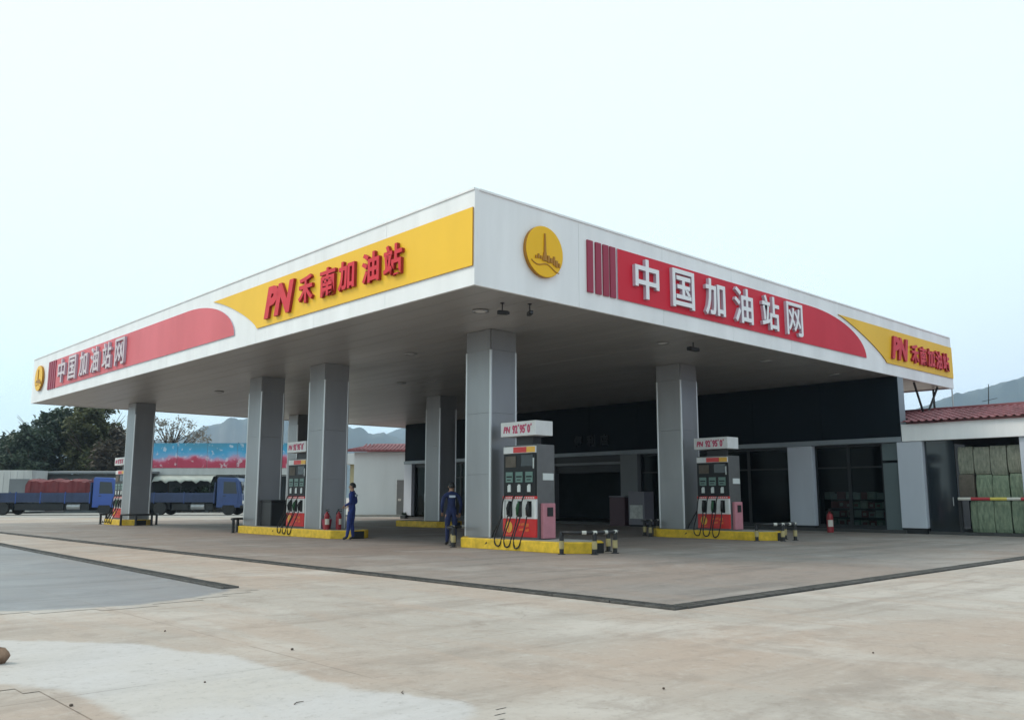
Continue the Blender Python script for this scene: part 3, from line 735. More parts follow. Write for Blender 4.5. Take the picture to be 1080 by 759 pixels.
    # hoses: from the panel head down over the kerb and back to the nozzle
    for k in (-1, 0, 1):
        cx = k * 0.35; pts = []
        P0 = [(cx - .16, -0.01, 1.08), (cx - .18, -0.07, 0.9), (cx - .20, -0.12, 0.5), (cx - .17, -0.34, 0.08), (cx - .10, -0.40, -0.13 - .03 * (k + 1)), (cx + .05, -0.40, -0.16), (cx + .10, -0.36, 0.02), (cx + .06, -0.18, 0.35), (cx + .0, -0.07, 0.56)]
        for i in range(len(P0) - 1):
            a, c_ = Vector(P0[i]), Vector(P0[i + 1]); z_ = Vector(P0[max(0, i - 1)]); e = Vector(P0[min(len(P0) - 1, i + 2)])
            for q in range(5):
                f = q / 5; pts.append(0.5 * ((2 * a) + (-z_ + c_) * f + (2 * z_ - 5 * a + 4 * c_ - e) * f * f + (-z_ + 3 * a - 3 * c_ + e) * f ** 3))
        pts.append(Vector(P0[-1]))
        b = MB(); b.tube(pts, 0.017, 6); b.build('hose', 'rubber', t, smooth=True)
    # stay hose on the viewer's left side
    b = MB(); b.tube([(-h - .01, .15, .75), (-h - .18, .05, .42), (-h - .34, -.02, .12), (-h - .40, -.06, -.10), (-h - .30, -.36, -.18), (-h - .18, -.38, -.1)], 0.02, 6); b.build('side_hose', 'rubber', t, smooth=True)
    return t
d0 = dispenser('front fuel dispenser with red lower panel, beside the nearest column', (15.36, 16.10, ISL))
dup(d0, (24.06, 16.22, ISL), R(-90), 'shaded second fuel dispenser with red lower panel, in front of the shop')
dup(d0, (15.36, 27.22, ISL), R(-90), 'fuel dispenser half hidden between the two left middle columns')
dup(d0, (15.36, 44.20, ISL), R(-90), 'distant fuel dispenser at the far left column')

# ------------------------------------------------------------------ crash guards at the island ends
def guard(label, loc, banded=True, rz=0.0):
    """bent tube round an island end; local -y points out of the end"""
    t = thing('crash_guard', label, 'guard rail', loc, rz, 'black tube guards at the island ends')
    z = 0.50; posts = [(-0.82, 0.34), (-0.36, -0.26), (0.36, -0.26), (0.82, 0.34)]
    rail = [(-0.82, 0.34, z), (-0.78, 0.10, z), (-0.60, -0.16, z), (-0.36, -0.26, z), (0.0, -0.28, z), (0.36, -0.26, z), (0.60, -0.16, z), (0.78, 0.10, z), (0.82, 0.34, z)]
    b = MB(); b.tube(rail, 0.042, 10); b.build('rail', 'dark_metal', t, smooth=True)
    for x, y in posts:
        b = MB(); b.tube([(x, y, 0), (x, y, z)], 0.052, 10); b.lathe([(0.09, 0.0), (0.09, 0.02), (0.06, 0.024)], 12, 0, (x, y, 0.0)); p = b.build('post', 'dark_metal', t, smooth=False)
        if banded:
            b = MB(); b.lathe([(0.060, 0.13), (0.060, 0.31)], 12, 0, (x, y, 0)); b.build('yellow_band', 'yellow_band', p)
    if banded:
        for i in (2, 3, 4, 5):
            a = Vector(rail[i]); d = (Vector(rail[i + 1]) - Vector(rail[i - 1])).normalized() * 0.05
            b = MB(); b.tube([a - d, a + d], 0.047, 10); b.build('white_band', 'white_band', t)
    return t
gd = guard('black tube guard with pale bands at the front dispenser island near end', (15.64, 13.78, 0))
for loc, rz, l in (((15.69, 18.42, 0), R(180), 'black tube guard behind the nearest column, beside the attendant in shade'),
                   ((24.39, 14.05, 0), 0, 'black tube guard at the second dispenser island near end'),
                   ((24.39, 18.72, 0), R(180), 'black tube guard left of the second column, before the shop')):
    dup(gd, loc, rz, l)
gp = guard('plain black tube guard at the left end of the long middle island', (15.69, 31.15, 0), False, R(180))
for loc, rz, l in (((15.69, 41.9, 0), 0, 'plain black tube guard right of the far left column'),
                   ((15.69, 45.3, 0), R(180), 'plain black tube guard left of the distant red dispenser')):
    dup(gp, loc, rz, l)

# ------------------------------------------------------------------ small things on the islands
t = thing('litter_bin', 'black square litter bin against the left middle column', 'bin', (15.85, 29.42, ISL))
b = MB(); b.box(-.42, .42, -.36, .40, 0, 0.86); b.build('body', 'black_plastic', t, bevel=0.03)
b = MB(); b.box(-.44, .44, -.38, .42, 0.862, 0.93); b.build('lid', 'dark_metal', t, bevel=0.02)
def extinguisher(label, loc, s=1.0, rz=0.0):
    t = thing('fire_extinguisher', label, 'extinguisher', loc, rz, 'red fire extinguishers'); t.scale = (s, s, s)
    b = MB(); b.lathe([(0.085, 0), (0.09, 0.02), (0.09, 0.42), (0.07, 0.50), (0.03, 0.53), (0.03, 0.57)], 16); cy = b.build('cylinder', 'extinguisher_red', t, smooth=False)
    b = MB(); b.add([(0.0915 * math.cos(a), 0.0915 * math.sin(a), z) for z in (0.16, 0.34) for a in [R(200 + 14 * i) for i in range(8)]], [(i, i + 1, i + 9, i + 8) for i in range(7)]); b.build('paper_label', 'paper', cy, fix=False)
    b = MB(); b.box(-.02, .02, -.10, .06, .57, .60); b.box(-.02, .02, -.10, .02, .63, .65); b.box(-.02, .02, 0.0, .04, .60, .65); b.build('handle', 'black_plastic', t)
    b = MB(); b.tube([(0, .05, .58), (.06, .10, .52), (.10, .10, .35), (.10, .06, .18)], 0.014, 6); b.build('hose', 'rubber', t, smooth=True)
    return t
e0 = extinguisher('left red fire extinguisher at the foot of the middle column', (15.20, 24.9, ISL))
e1 = dup(e0, (15.55, 24.75, ISL), R(40), 'right red fire extinguisher at the foot of the middle column, nearer the attendant')
e2 = dup(e0, (31.4, 16.05, 0.0), R(-30), 'red fire extinguisher standing before the shop window goods'); e2.scale = (1.35,) * 3
t = thing('sand_bucket', 'dark red sand bucket at the foot of the middle column', 'bucket', (15.4, 25.22, ISL))
b = MB(); b.lathe([(0.12, 0), (0.16, 0.30), (0.17, 0.30), (0.17, 0.32), (0.15, 0.32), (0.11, 0.03)], 16); b.build('pail', 'maroon', t)
b = MB(); b.tube([(-.165, 0, .30), (-.12, 0, .42), (0, 0, .47), (.12, 0, .42), (.165, 0, .30)], 0.008, 6); b.build('handle', 'dark_metal', t)

# ------------------------------------------------------------------ people
def person(label, loc, rz, height, pose, dark=False):
    """one skinned body; local -y is the way the figure faces"""
    t = thing('person', label, 'person', loc, rz, 'attendants in blue coveralls'); k = height / 1.72
    V = []; E = []; Rr = []; roots = []
    def n(p, r, par=None, root=False):
        V.append(Vector(p) * k); Rr.append(r * k)
        if par is not None: E.append((par, len(V) - 1))
        if root: roots.append(len(V) - 1)
        return len(V) - 1
    pel = n((0, 0, 0.94), (0.155), None, True)
    wa = n((0, 0.0, 1.08), 0.135, pel); ch = n((0, 0.01, 1.28), 0.155, wa); sh = n((0, 0.01, 1.40), 0.105, ch)
    nk = n((0, 0.0, 1.47), 0.056, sh); j = n((0, -0.012, 1.54), 0.066, nk); hd = n((0, -0.012, 1.60), 0.088, j); cr_ = n((0, 0.0, 1.665), 0.068, hd)
    for s in (-1, 1):
        el, wr = pose['L' if s < 0 else 'R']
        a = n((s * 0.165, 0.01, 1.385), 0.075, sh); a2 = n((s * 0.205, 0.01, 1.33), 0.066, a); e = n(el, 0.050, a2); w = n(wr, 0.034, e)
        dv = (Vector(wr) - Vector(el)).normalized()
        pm = n(Vector(wr) + dv * 0.06, 0.036, w)
        side = Vector((1, 0, 0)) if abs(dv.x) < 0.7 else Vector((0, 1, 0)); curl = Vector((0, -1, 0)) if abs(dv.y) < 0.7 else Vector((0, 0, -1))
        for q, ln in ((-1.5, .062), (-.5, .075), (.5, .07), (1.5, .055)):
            p0 = Vector(wr) + dv * 0.07 + side * q * 0.018
            f0 = n(p0, 0.010, None, True); f1 = n(p0 + dv * ln * .6 + curl * .010, 0.009, f0); n(p0 + dv * ln + curl * 0.03, 0.008, f1)
        p0 = Vector(wr) + dv * 0.03 + curl * .015
        f0 = n(p0, 0.011, None, True); f1 = n(p0 + dv * .03 + curl * .035, 0.010, f0); n(p0 + dv * .06 + curl * .045, 0.009, f1)
        kn, an = pose['l' if s < 0 else 'r']
        h_ = n((s * 0.095, 0.0, 0.86), 0.105, pel); th = n((Vector((s * .095, 0, .86)) + Vector(kn)) / 2, 0.092, h_); kk = n(kn, 0.066, th); cf = n(Vector(kn) * .62 + Vector(an) * .38 + Vector((0, .012, 0)), 0.062, kk); aa = n(an, 0.048, cf)
        n(Vector(an) + Vector((s * .02, -0.12, -0.045)), 0.042, aa)
    me = bpy.data.meshes.new('body'); me.from_pydata(V, E, []); o = bpy.data.objects.new('body', me); C.objects.link(o)
    md = o.modifiers.new('skin', 'SKIN'); md.use_smooth_shade = True; md.branch_smoothing = 0.6
    sl = me.skin_vertices[0].data
    for i, r in enumerate(Rr): sl[i].radius = (r, r * (0.82 if i in (pel, wa, ch) else 1)); sl[i].use_root = i in roots
    s2 = o.modifiers.new('sub', 'SUBSURF'); s2.levels = 2; s2.render_levels = 2
    dg = bpy.context.evaluated_depsgraph_get(); dg.update()
    m2 = bpy.data.meshes.new_from_object(o.evaluated_get(dg)); bpy.data.objects.remove(o)
    m2.materials.clear()
    for m in ('coverall_dark' if dark else 'coverall', 'skin', 'shoe', 'hair'): m2.materials.append(MATS[m])
    hands = [Vector(pose[c][1]) * k for c in 'LR']
    for p in m2.polygons:
        c = p.center; mi = 0; p.use_smooth = True
        if c.z > 1.455 * k: mi = 1
        elif any((c - h).length < 0.20 * k and (c - h).dot((h - Vector(pose[q][0]) * k).normalized()) > -0.005 for h, q in zip(hands, 'LR')): mi = 1
        elif c.z < 0.105 * k: mi = 2
        p.material_index = mi
    o = bpy.data.objects.new('body', m2); C.objects.link(o); o.parent = t
    # hair cap, face, cloth details
    b = MB(); vs = []; fs = []; nu, nv = 14, 7
    for i in range(nv + 1):
        ph = i / nv * R(112)
        for q in range(nu):
            th = 2 * math.pi * q / nu; lim = ph * (0.62 if math.sin(th) < -0.3 else 1.0)
            vs.append((0.096 * k * math.sin(lim) * math.cos(th), (0.004 + 0.108 * math.sin(lim) * math.sin(th)) * k, (1.605 + 0.118 * math.cos(lim)) * k))
    for i in range(nv):
        for q in range(nu): q2 = (q + 1) % nu; fs.append((i * nu + q, i * nu + q2, (i + 1) * nu + q2, (i + 1) * nu + q))
    b.add(vs, fs); b.build('hair', 'hair', t, smooth=True)
    b = MB(); b.tube([(0, -.088 * k, 1.61 * k), (0, -.112 * k, 1.575 * k), (0, -.088 * k, 1.565 * k)], [.008 * k, .016 * k, .012 * k], 6); b.build('nose', 'skin', t, smooth=True)
    for s in (-1, 1):
        b = MB(); b.lathe([(0.002, -.006), (.011 * k, 0), (.002, .006)], 8, 0, (s * .033 * k, -.090 * k, 1.605 * k), 'y'); b.build('eye', 'hair', t)
        b = MB(); b.lathe([(0.006, -.012), (.028 * k, 0), (.006, .012)], 10, 0, (s * .092 * k, .0, 1.59 * k), 'x'); b.build('ear', 'skin', t)
    b = MB(); b.box(-.024 * k, .024 * k, -.096 * k, -.080 * k, 1.538 * k, 1.546 * k); b.build('mouth', 'lip', t)
    b = MB(); b.lathe([(.072 * k, 1.435 * k), (.078 * k, 1.465 * k), (.064 * k, 1.478 * k)], 14); b.build('collar', 'coverall_dark', t, smooth=True)
    b = MB()
    ring = [(.165 * k * math.cos(a), (.01 + .142 * math.sin(a)) * k) for a in [2 * math.pi * i / 24 for i in range(24)]]
    b.box(-.085 * k, .085 * k, .118 * k, .150 * k, 1.30 * k, 1.36 * k); b.build('back_patch', 'reflective', t)
    return t
stand = {'L': ((-.27, .05, 1.10), (-.25, -.06, .88)), 'R': ((.27, .04, 1.10), (.24, -.10, .90)), 'l': ((-.10, -.015, .49), (-.10, .02, .085)), 'r': ((.105, -.02, .49), (.11, .0, .085))}
lean = {'L': ((-.28, .06, 1.12), (-.17, -.15, 1.02)), 'R': ((.28, .05, 1.12), (.18, -.15, 1.03)), 'l': ((-.09, -.02, .49), (-.08, .03, .085)), 'r': ((.10, -.05, .49), (.13, -.10, .085))}
person('person in blue coveralls standing before the white wall', (15.0, 23.15, 0.004), R(-140), 1.74, lean)
person('person in dark blue coveralls in shade left of the nearest column', (15.36, 18.78, 0.004), R(150), 1.70, stand, True)

# ------------------------------------------------------------------ shop under the canopy
SX = 32.4
shop = thing('shop_building', 'dark fronted shop under the canopy with pale pillars', 'shop', (SX, 13.76, 0))
Y = lambda y: y - 13.76
yL, yR = 44.2, 13.62
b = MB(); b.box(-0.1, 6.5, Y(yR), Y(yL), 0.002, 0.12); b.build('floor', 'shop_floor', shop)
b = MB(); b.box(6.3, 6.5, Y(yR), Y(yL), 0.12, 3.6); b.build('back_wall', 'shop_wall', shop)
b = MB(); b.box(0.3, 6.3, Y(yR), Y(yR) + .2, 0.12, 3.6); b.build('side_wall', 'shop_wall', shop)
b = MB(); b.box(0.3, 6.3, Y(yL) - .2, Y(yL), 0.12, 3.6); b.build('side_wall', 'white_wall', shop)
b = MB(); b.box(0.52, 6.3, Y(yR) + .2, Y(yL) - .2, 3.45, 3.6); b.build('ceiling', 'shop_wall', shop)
nf = 10; wf = (yL - yR) / nf
for i in range(nf):
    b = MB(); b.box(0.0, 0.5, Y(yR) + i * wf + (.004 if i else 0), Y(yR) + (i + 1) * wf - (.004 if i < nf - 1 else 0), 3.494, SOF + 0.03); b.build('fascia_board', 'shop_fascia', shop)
b = MB(); b.box(0.01, 0.49, Y(yR) - 0.012, Y(yR) - 0.002, 3.494, SOF + 0.03); b.build('fascia_end', 'lintel', shop)
b = MB(); b.box(-0.08, 0.5, Y(yR) - .02, Y(yL) + .02, 3.30, 3.49); b.build('lintel', 'lintel', shop, bevel=0.01)
for y0, y1, m in ((12.88 + .74, 13.76 + .02, None), (17.14, 18.2, 'pillar_white'), (25.9, 26.93, 'pillar_grey'), (31.4, 32.3, 'pillar_grey'), (36.6, 37.5, 'pillar_grey'), (43.42, 44.2, 'pillar_white')):
    if m is None: continue
    b = MB(); b.box(-0.05, 0.42, Y(y0), Y(y1), 0.2, 3.297); b.build('pillar', m, shop, bevel=0.015)
    b = MB(); b.box(-0.02, 0.40, Y(y0) + .02, Y(y1) - .02, 0.12, 0.2); b.build('pillar_foot', 'frame_dark', shop)
b = MB(); b.box(-0.06, 0.44, Y(12.88), Y(13.78), 0.2, 3.297); b.build('pillar', 'pillar_white', shop, bevel=0.015)
b = MB(); b.box(-0.03, 0.42, Y(12.90), Y(13.76), 0.0, 0.2); b.build('pillar_foot', 'frame_dark', shop)
def window(y0, y1, n, z0=0.18, frame='frame_dark'):
    w = (y1 - y0) / n
    for i in range(n):
        a, c = Y(y0) + i * w + .004, Y(y0) + (i + 1) * w - .004
        b = MB()
        b.box(0.18, 0.26, a, c, z0, z0 + .08); b.box(0.18, 0.26, a, c, 3.2, 3.296); b.box(0.18, 0.26, a, a + .06, z0 + .08, 3.2); b.box(0.18, 0.26, c - .06, c, z0 + .08, 3.2)
        b.box(0.185, 0.255, a + .06, c - .06, 2.40, 2.46)
        f = b.build('window', frame, shop)
        for za, zb in ((z0 + .08, 2.40), (2.46, 3.2)):
            b = MB(); b.box(0.215, 0.225, a + .06, c - .06, za, zb); b.build('pane', 'shop_glass', f)
    b = MB(); b.box(0.12, 0.30, Y(y0), Y(y1), 0.12, z0 - .002); b.build('sill', 'frame_dark', shop)
window(14.42, 17.12, 2); window(18.22, 25.88, 4); window(32.32, 36.58, 3); window(37.52, 42.0, 3)
b = MB(); b.box(0.10, 0.32, Y(13.80), Y(14.40), 0.12, 2.55); b.box(0.10, 0.32, Y(13.80), Y(14.40), 2.65, 3.29); b.build('side_panel', 'frame_pale', shop)
# wide doorway with raised roller shutter
b = MB(); b.box(0.05, 0.40, Y(26.95), Y(31.38), 2.95, 3.296); b.build('shutter_box', 'frame_dark', shop)
b = MB(); b.box(-0.02, 0.045, Y(26.95), Y(31.38), 2.86, 2.98); b.build('shutter_rail', 'pillar_grey', shop)
for s in range(5):
    b = MB(); b.box(0.16, 0.19, Y(27.0), Y(31.33), 2.50 + s * .085, 2.575 + s * .085); b.build('shutter_slat', 'frame_dark', shop)
# glazed door at the left end
b = MB(); b.box(0.16, 0.24, Y(42.05), Y(42.13), .12, 3.1); b.box(0.16, 0.24, Y(43.32), Y(43.40), .12, 3.1); b.box(0.16, 0.24, Y(42.05), Y(43.40), 3.1, 3.29); dr = b.build('door', 'frame_dark', shop)
b = MB(); b.box(0.195, 0.205, Y(42.13), Y(43.32), .14, 3.09); b.build('pane', 'shop_glass', dr)
b = MB(); b.tube([(0.12, Y(42.32), 1.0), (0.12, Y(42.32), 1.5)], 0.02, 8); b.build('handle', 'steel', dr)
for c, y in zip('便利店', (29.6, 28.75, 27.9)):
    letter(c, shop, (0.0, Y(y), 4.05), (0, -1, 0), 0.55, 0.55, 0.08, 0.03, 0, ('shop_char',))
for i, y in enumerate((14.6, 15.2, 15.9, 16.4)):  # added lamps: stand in for sky glints on the glass, brighten the goods
    t = thing('added_lamp', '%s added small lamp inside the right shop window' % ('first', 'second', 'third', 'fourth')[i], 'lamp', (SX + 2.2 + .3 * (i % 2), y, 3.45), 0, 'added small lamps inside the shop')
    b = MB(); b.box(-.10, .10, -.10, .10, -.05, 0.0); b.build('housing', 'frame_dark', t)
    b = MB(); b.box(-.07, .07, -.07, .07, -.075, -.051); b.build('added_diffuser', 'lamp_added', t)
# goods behind the right-hand shop window
sh_ = thing('display_shelf', 'low shelf rack of goods inside the right shop window', 'shelf', (SX + 0.75, 15.2, 0.12))
b = MB()
for y in (-.85, 1.85): b.box(-.2, .35, y - .02, y + .02, 0, 1.5)
b.build('side_panel', 'frame_dark', sh_)
for z in (0.08, 0.42, 0.76, 1.10):
    b = MB(); b.box(-.2, .35, -.83, 1.83, z - .02, z); b.build('shelf_board', 'frame_pale', sh_)
rowsn = ('bottom', 'second', 'third', 'top')
cm = ['carton_a', 'carton_b', 'carton_c', 'carton_d']
for r_, z in enumerate((0.08, 0.42, 0.76, 1.10)):
    yy = -.80; i = 0
    while yy < 1.6:
        w = random.uniform(.24, .36); hh = random.uniform(.20, .29); m = cm[(i + r_ * 2 + (i // 3)) % 4] if not (r_ == 2 and i > 4) else 'carton_c'
        b = MB(); b.box(-.16, .22, 0, w - .02, 0, hh)
        b.box(-.162, -.158, w * .2, w * .8 - .02, hh * .25, hh * .7, 1)
        o = b.build('carton', [m, 'paper' if (i + r_) % 3 else 'carton_c'], None, bevel=0.006, loc=(SX + 0.75 + random.uniform(-.02, .02), 15.2 + yy, 0.12 + z + 0.001))
        tag(o, '%s carton on the %s shop window shelf, %s from the right' % ({'carton_a': 'beige', 'carton_b': 'green', 'carton_c': 'dark red', 'carton_d': 'grey'}[m], rowsn[r_], ('first', 'second', 'third', 'fourth', 'fifth', 'sixth', 'seventh', 'eighth', 'ninth', 'tenth', 'eleventh')[i]), 'carton', 'cartons on the %s shop shelf' % rowsn[r_])
        yy += w + .01; i += 1
# display stands left of the second column
t = thing('drink_cooler', 'dim grey drink cooler with pale poster left of the second column', 'cooler', (SX - 0.9, 25.05, 0))
b = MB(); b.box(-.35, .35, -.45, .45, 0.08, 1.55); b.build('body', 'cooler_grey', t, bevel=0.02)
b = MB(); b.box(-.362, -.352, -.36, .36, .35, .95); b.build('poster', 'carton_d', t)
b = MB(); b.box(-.30, .30, -.40, .40, 0.0, 0.08); b.build('base', 'frame_dark', t)
t = thing('goods_crate', 'dark maroon goods crate before the grey shop pillar', 'crate', (SX - 0.8, 26.25, 0))
b = MB(); b.box(-.35, .35, -.45, .45, 0.0, 1.3); b.build('body', 'cooler_maroon', t, bevel=0.02)
b = MB(); b.box(-.37, .37, -.47, .47, 1.302, 1.36); b.build('lid', 'cooler_grey', t, bevel=0.01)

# ------------------------------------------------------------------ annex with red tiled roof (right)
AY0, AY1 = 0.5, 12.86
an = thing('annex_building', 'low annex at right with white band and red tiled roof', 'building', (SX, AY1, 0))
YA = lambda y: y - AY1
b = MB(); b.box(-0.09, 0.15, YA(AY0), YA(13.56), 3.305, 3.93); b.build('white_band', 'white_panel', an, bevel=0.01)
b = MB(); b.box(4.0, 4.2, YA(AY0), YA(AY1), 0.0, 3.9); b.build('back_wall', 'shop_wall', an)
b = MB(); b.box(0.152, 4.0, YA(AY0), YA(AY1), 3.32, 3.45); b.build('ceiling', 'shop_wall', an)
b = MB(); b.box(0.0, 4.0, YA(AY0), YA(AY1), 0.001, 0.10); b.build('floor', 'shop_floor', an)
b = MB(); b.box(0.02, 0.40, YA(8.9), YA(9.72), 0.1, 3.30); b.build('pillar', 'pillar_white', an, bevel=0.01)
b = MB(); b.box(0.02, 0.40, YA(3.9), YA(4.7), 0.1, 3.30); b.build('pillar', 'pillar_white', an, bevel=0.01)
b = MB(); b.box(0.15, 0.22, YA(11.86), YA(12.85), 0.1, 3.30); dk = b.build('dark_door', 'glass_dark', an)
b = MB(); b.tube([(0.12, YA(12.0), 1.0), (0.12, YA(12.0), 1.3)], 0.015, 8); b.build('handle', 'steel', dk)
# roof: ribs of tile from eave to ridge, each course a part
ex, ez, rx_, rz_ = -0.22, 3.95, 3.6, 4.66
nx = 9
pr = []
yy = AY0
step = 0.26
prof = []
def ribs(y_end):
    p = []; y = AY0
    while y < y_end - step + .001:
        for f, h in ((0, 0), (.25, .012), (.42, .055), (.58, .055), (.75, .012)): p.append((y + f * step, h))
        y += step
    p.append((y, 0)); return p
for r_ in range(nx):
    f0, f1 = r_ / nx, (r_ + 1) / nx + 0.012
    prof = ribs(13.56 if r_ < 2 else 16.8)          # the front courses stop at the shop's fascia board
    b = MB(); vs = []
    for y, h in prof:
        for f, up in ((f0, 0.034), (f1, 0.0)):
            vs.append((ex + (rx_ - ex) * f, YA(y), ez + (rz_ - ez) * f + h + up + 0.02))
    for y, h in prof:
        for f, up in ((f0, 0.034), (f1, 0.0)):
            vs.append((ex + (rx_ - ex) * f, YA(y), ez + (rz_ - ez) * f + h + up - 0.004))
    n = len(prof); o2 = 2 * n
    fs = [(2 * i, 2 * i + 2, 2 * i + 3, 2 * i + 1) for i in range(n - 1)] + [(o2 + 2 * i, o2 + 2 * i + 1, o2 + 2 * i + 3, o2 + 2 * i + 2) for i in range(n - 1)]
    fs += [(2 * i, o2 + 2 * i, o2 + 2 * i + 2, 2 * i + 2) for i in range(n - 1)]
    b.add(vs, fs); o = b.build('tile_course', 'roof_red', an, fix=False); stuff(o)
b = MB(); b.tube([(rx_, YA(AY0), rz_ + .05), (rx_, YA(16.8), rz_ + .05)], 0.10, 8); b.build('ridge_cap', 'roof_red_dark', an)
b = MB(); b.prism([(rx_, YA(AY0), rz_), (rx_ + 2.5, YA(AY0), 4.2), (rx_ + 2.5, YA(AY0), 4.15), (rx_, YA(AY0), rz_ - .05)], [(rx_, YA(16.8), rz_), (rx_ + 2.5, YA(16.8), 4.2), (rx_ + 2.5, YA(16.8), 4.15), (rx_, YA(16.8), rz_ - .05)]); b.build('rear_slope', 'roof_red_dark', an)
b = MB(); b.box(ex + .02, 0.12, YA(AY0), YA(13.2), 3.932, 3.948); b.build('eave_board', 'roof_red_dark', an)
# poles above the annex roof
p = DP(1004, 411, 37); t = thing('thin_pole', 'thin grey pole below the canopy right corner', 'pole', (p.x, p.y, 4.2))
b = MB(); b.tube([(0, 0, 0), (0, 0, 1.75)], 0.03, 8); b.build('shaft', 'steel', t); b = MB(); b.box(-.08, .08, -.08, .08, -.1, .02); b.build('foot', 'dark_metal', t)
p = DP(1041, 430, 45); t = thing('aerial_mast', 'thin dark aerial mast behind the red tiled roof', 'mast', (p.x, p.y, 0))
b = MB(); b.tube([(0, 0, 0), (0.03, 0, 5.0), (0.14, -.12, 7.1)], [0.05, .035, .02], 8); b.build('shaft', 'dark_metal', t); b = MB(); b.tube([(-.05, .2, 6.2), (.25, -.45, 6.35)], 0.015, 6); b.build('cross_arm', 'dark_metal', t)

# stacked green sacks in the annex bay
ORD = ('first', 'second', 'third', 'fourth', 'fifth', 'sixth', 'seventh', 'eighth', 'ninth', 'tenth')
cols = [(11.80, 11.30, 'first'), (11.27, 10.76, 'second'), (10.73, 10.22, 'third'), (10.19, 9.76, 'fourth')]
for ci, (ya, yb, nm) in enumerate(cols):
    z = 0.10; r_ = 0
    while r_ < 3:
        hh = (1.08, 0.90, 0.98)[r_] + random.uniform(-.03, .03)
        w = ya - yb - .02; x0 = SX + 0.30 + random.uniform(-.05, .05); q = 0.055
        if ci == 0 and r_ < 1: x0 += 0.02
        m = 'sack_brown' if (ci == 0 and r_ == 1) else ('sack_green' if r_ < 2 else 'sack_pale')
        b = MB(); yo = random.uniform(-.02, .02) - (.16 if ci == 0 and r_ < 1 else 0)
        ww = w if not (ci == 0 and r_ < 1) else w - .12
        # bulged bale: three stacked outlines
        prs = [(0.0, .0), (.12 * hh, q * .6), (.5 * hh, q), (.88 * hh, q * .6), (hh - .006, 0)]
        vs = []
        for zz, g in prs: vs += [(-g, -g * .3, zz), (.8 + g, -g * .3, zz), (.8 + g, ww + g * .3, zz), (-g, ww + g * .3, zz)]
        fs = [(3, 2, 1, 0), tuple(range(16, 20))]
        for i in range(4):
            for k in range(4): fs.append((i * 4 + k, i * 4 + (k + 1) % 4, (i + 1) * 4 + (k + 1) % 4, (i + 1) * 4 + k))
        b.add(vs, fs)
        o = b.build('wrapped_bale', m, None, bevel=0.02, loc=(x0, yb + yo + .01, z))
        tag(o, '%s wrapped bale at right, %s stack from the dark door, %s layer up' % ({'sack_green': 'pale green', 'sack_pale': 'pale beige', 'sack_brown': 'dark brown'}[m], nm, ORD[r_]), 'bale', 'bales stacked in the annex bay')
        z += hh; r_ += 1
t = thing('barrier_pole', 'red, yellow and white striped barrier pole before the green bales', 'barrier', (SX + 0.05, 11.75, 0))
b = MB(); b.box(-.06, .06, -.05, .05, 0.1, 1.22); b.build('post', 'dark_metal', t)
yy = 0.02; i = 0
while yy > -4.2:
    w = (.42, .62, .52)[i % 3]; m = ('barrier_white', 'barrier_red', 'barrier_yellow')[i % 3]
    b = MB(); b.tube([(-.10, yy, 1.24), (-.10, yy - w + .002, 1.24)], 0.055, 10); b.build('striped_band', m, t)
    yy -= w; i += 1
b = MB(); b.box(-.06, .06, -4.25, -4.15, 0.1, 1.22); b.build('post', 'dark_metal', t)

# ------------------------------------------------------------------ white house beyond the canopy (left of the shop)
q0 = DP(365, 545, 60); q1 = DP(470, 545, 60)
hr = math.atan2((q1 - q0).y, (q1 - q0).x); hl = (q1 - q0).length
hs = thing('white_house', 'plain white single storey house with red roof beyond the forecourt', 'house', (q0.x, q0.y, 0), hr)
b = MB(); b.box(0.45, hl, 0, 6, 0, 4.35); b.build('wall', 'white_wall', hs)
b = MB(); b.prism([(0.0, -.45, 4.36), (hl + .3, -.45, 4.36), (hl - 1.2, 3, 4.98), (1.5, 3, 4.98)], [(0.0, -.45, 4.48), (hl + .3, -.45, 4.48), (hl - 1.2, 3, 5.10), (1.5, 3, 5.10)]); rf = b.build('roof', 'roof_red', hs)
b = MB(); b.prism([(0.0, 6.4, 4.36), (hl + .3, 6.4, 4.36), (hl - 1.2, 3.01, 4.98), (1.5, 3.01, 4.98)], [(0.0, 6.4, 4.48), (hl + .3, 6.4, 4.48), (hl - 1.2, 3.01, 5.10), (1.5, 3.01, 5.10)]); b.build('rear_slope', 'roof_red_dark', rf)
b = MB()
for i in range(26):
    x = 0.15 + i * (hl - .1) / 26; b.tube([(x + .0, -.47, 4.49), (x + (0.9 if i < 3 else 0 if i < 23 else -.6), 2.2 if 2 < i < 23 else 1.2, 4.5 + (51e-2 if 2 < i < 23 else .30))], 0.06, 5)
stuff(b.build('tile_ribs', 'roof_red', rf))
b = MB(); b.box(0.0, 0.44, 1.0, 5.5, 0, 4.0); b.build('annex_wall', 'wall_beige', hs)
b = MB(); b.box(-.3, .44, .6, 5.6, 3.55, 4.3); b.build('annex_parapet', 'white_wall', hs)
dx = (DP(418, 545, 60) - q0).length
b = MB(); b.box(dx, dx + 1.3, -.04, -.002, 0.02, 2.45); d = b.build('door', 'door_grey', hs)
b = MB(); b.box(dx - .08, dx, -.06, -.002, 0.0, 2.55); b.box(dx + 1.3, dx + 1.38, -.06, -.002, 0.0, 2.55); b.build('door_frame', 'pump_white', d)
b = MB(); b.box(dx + .1, dx + .3, -.07, -.041, 1.05, 1.2); b.build('handle', 'paper', d)
b = MB(); b.box(-1.0, hl + .3, -.9, -.01, 0.0, .14); b.build('step', 'island_top', hs)
t = thing('low_planter', 'low dark planter trough before the shop end door', 'planter', tuple(G(437, 546.5)))
b = MB(); b.box(-.9, .9, -.25, .25, 0, .22); b.build('trough', 'frame_dark', t, bevel=.02)
b = MB()
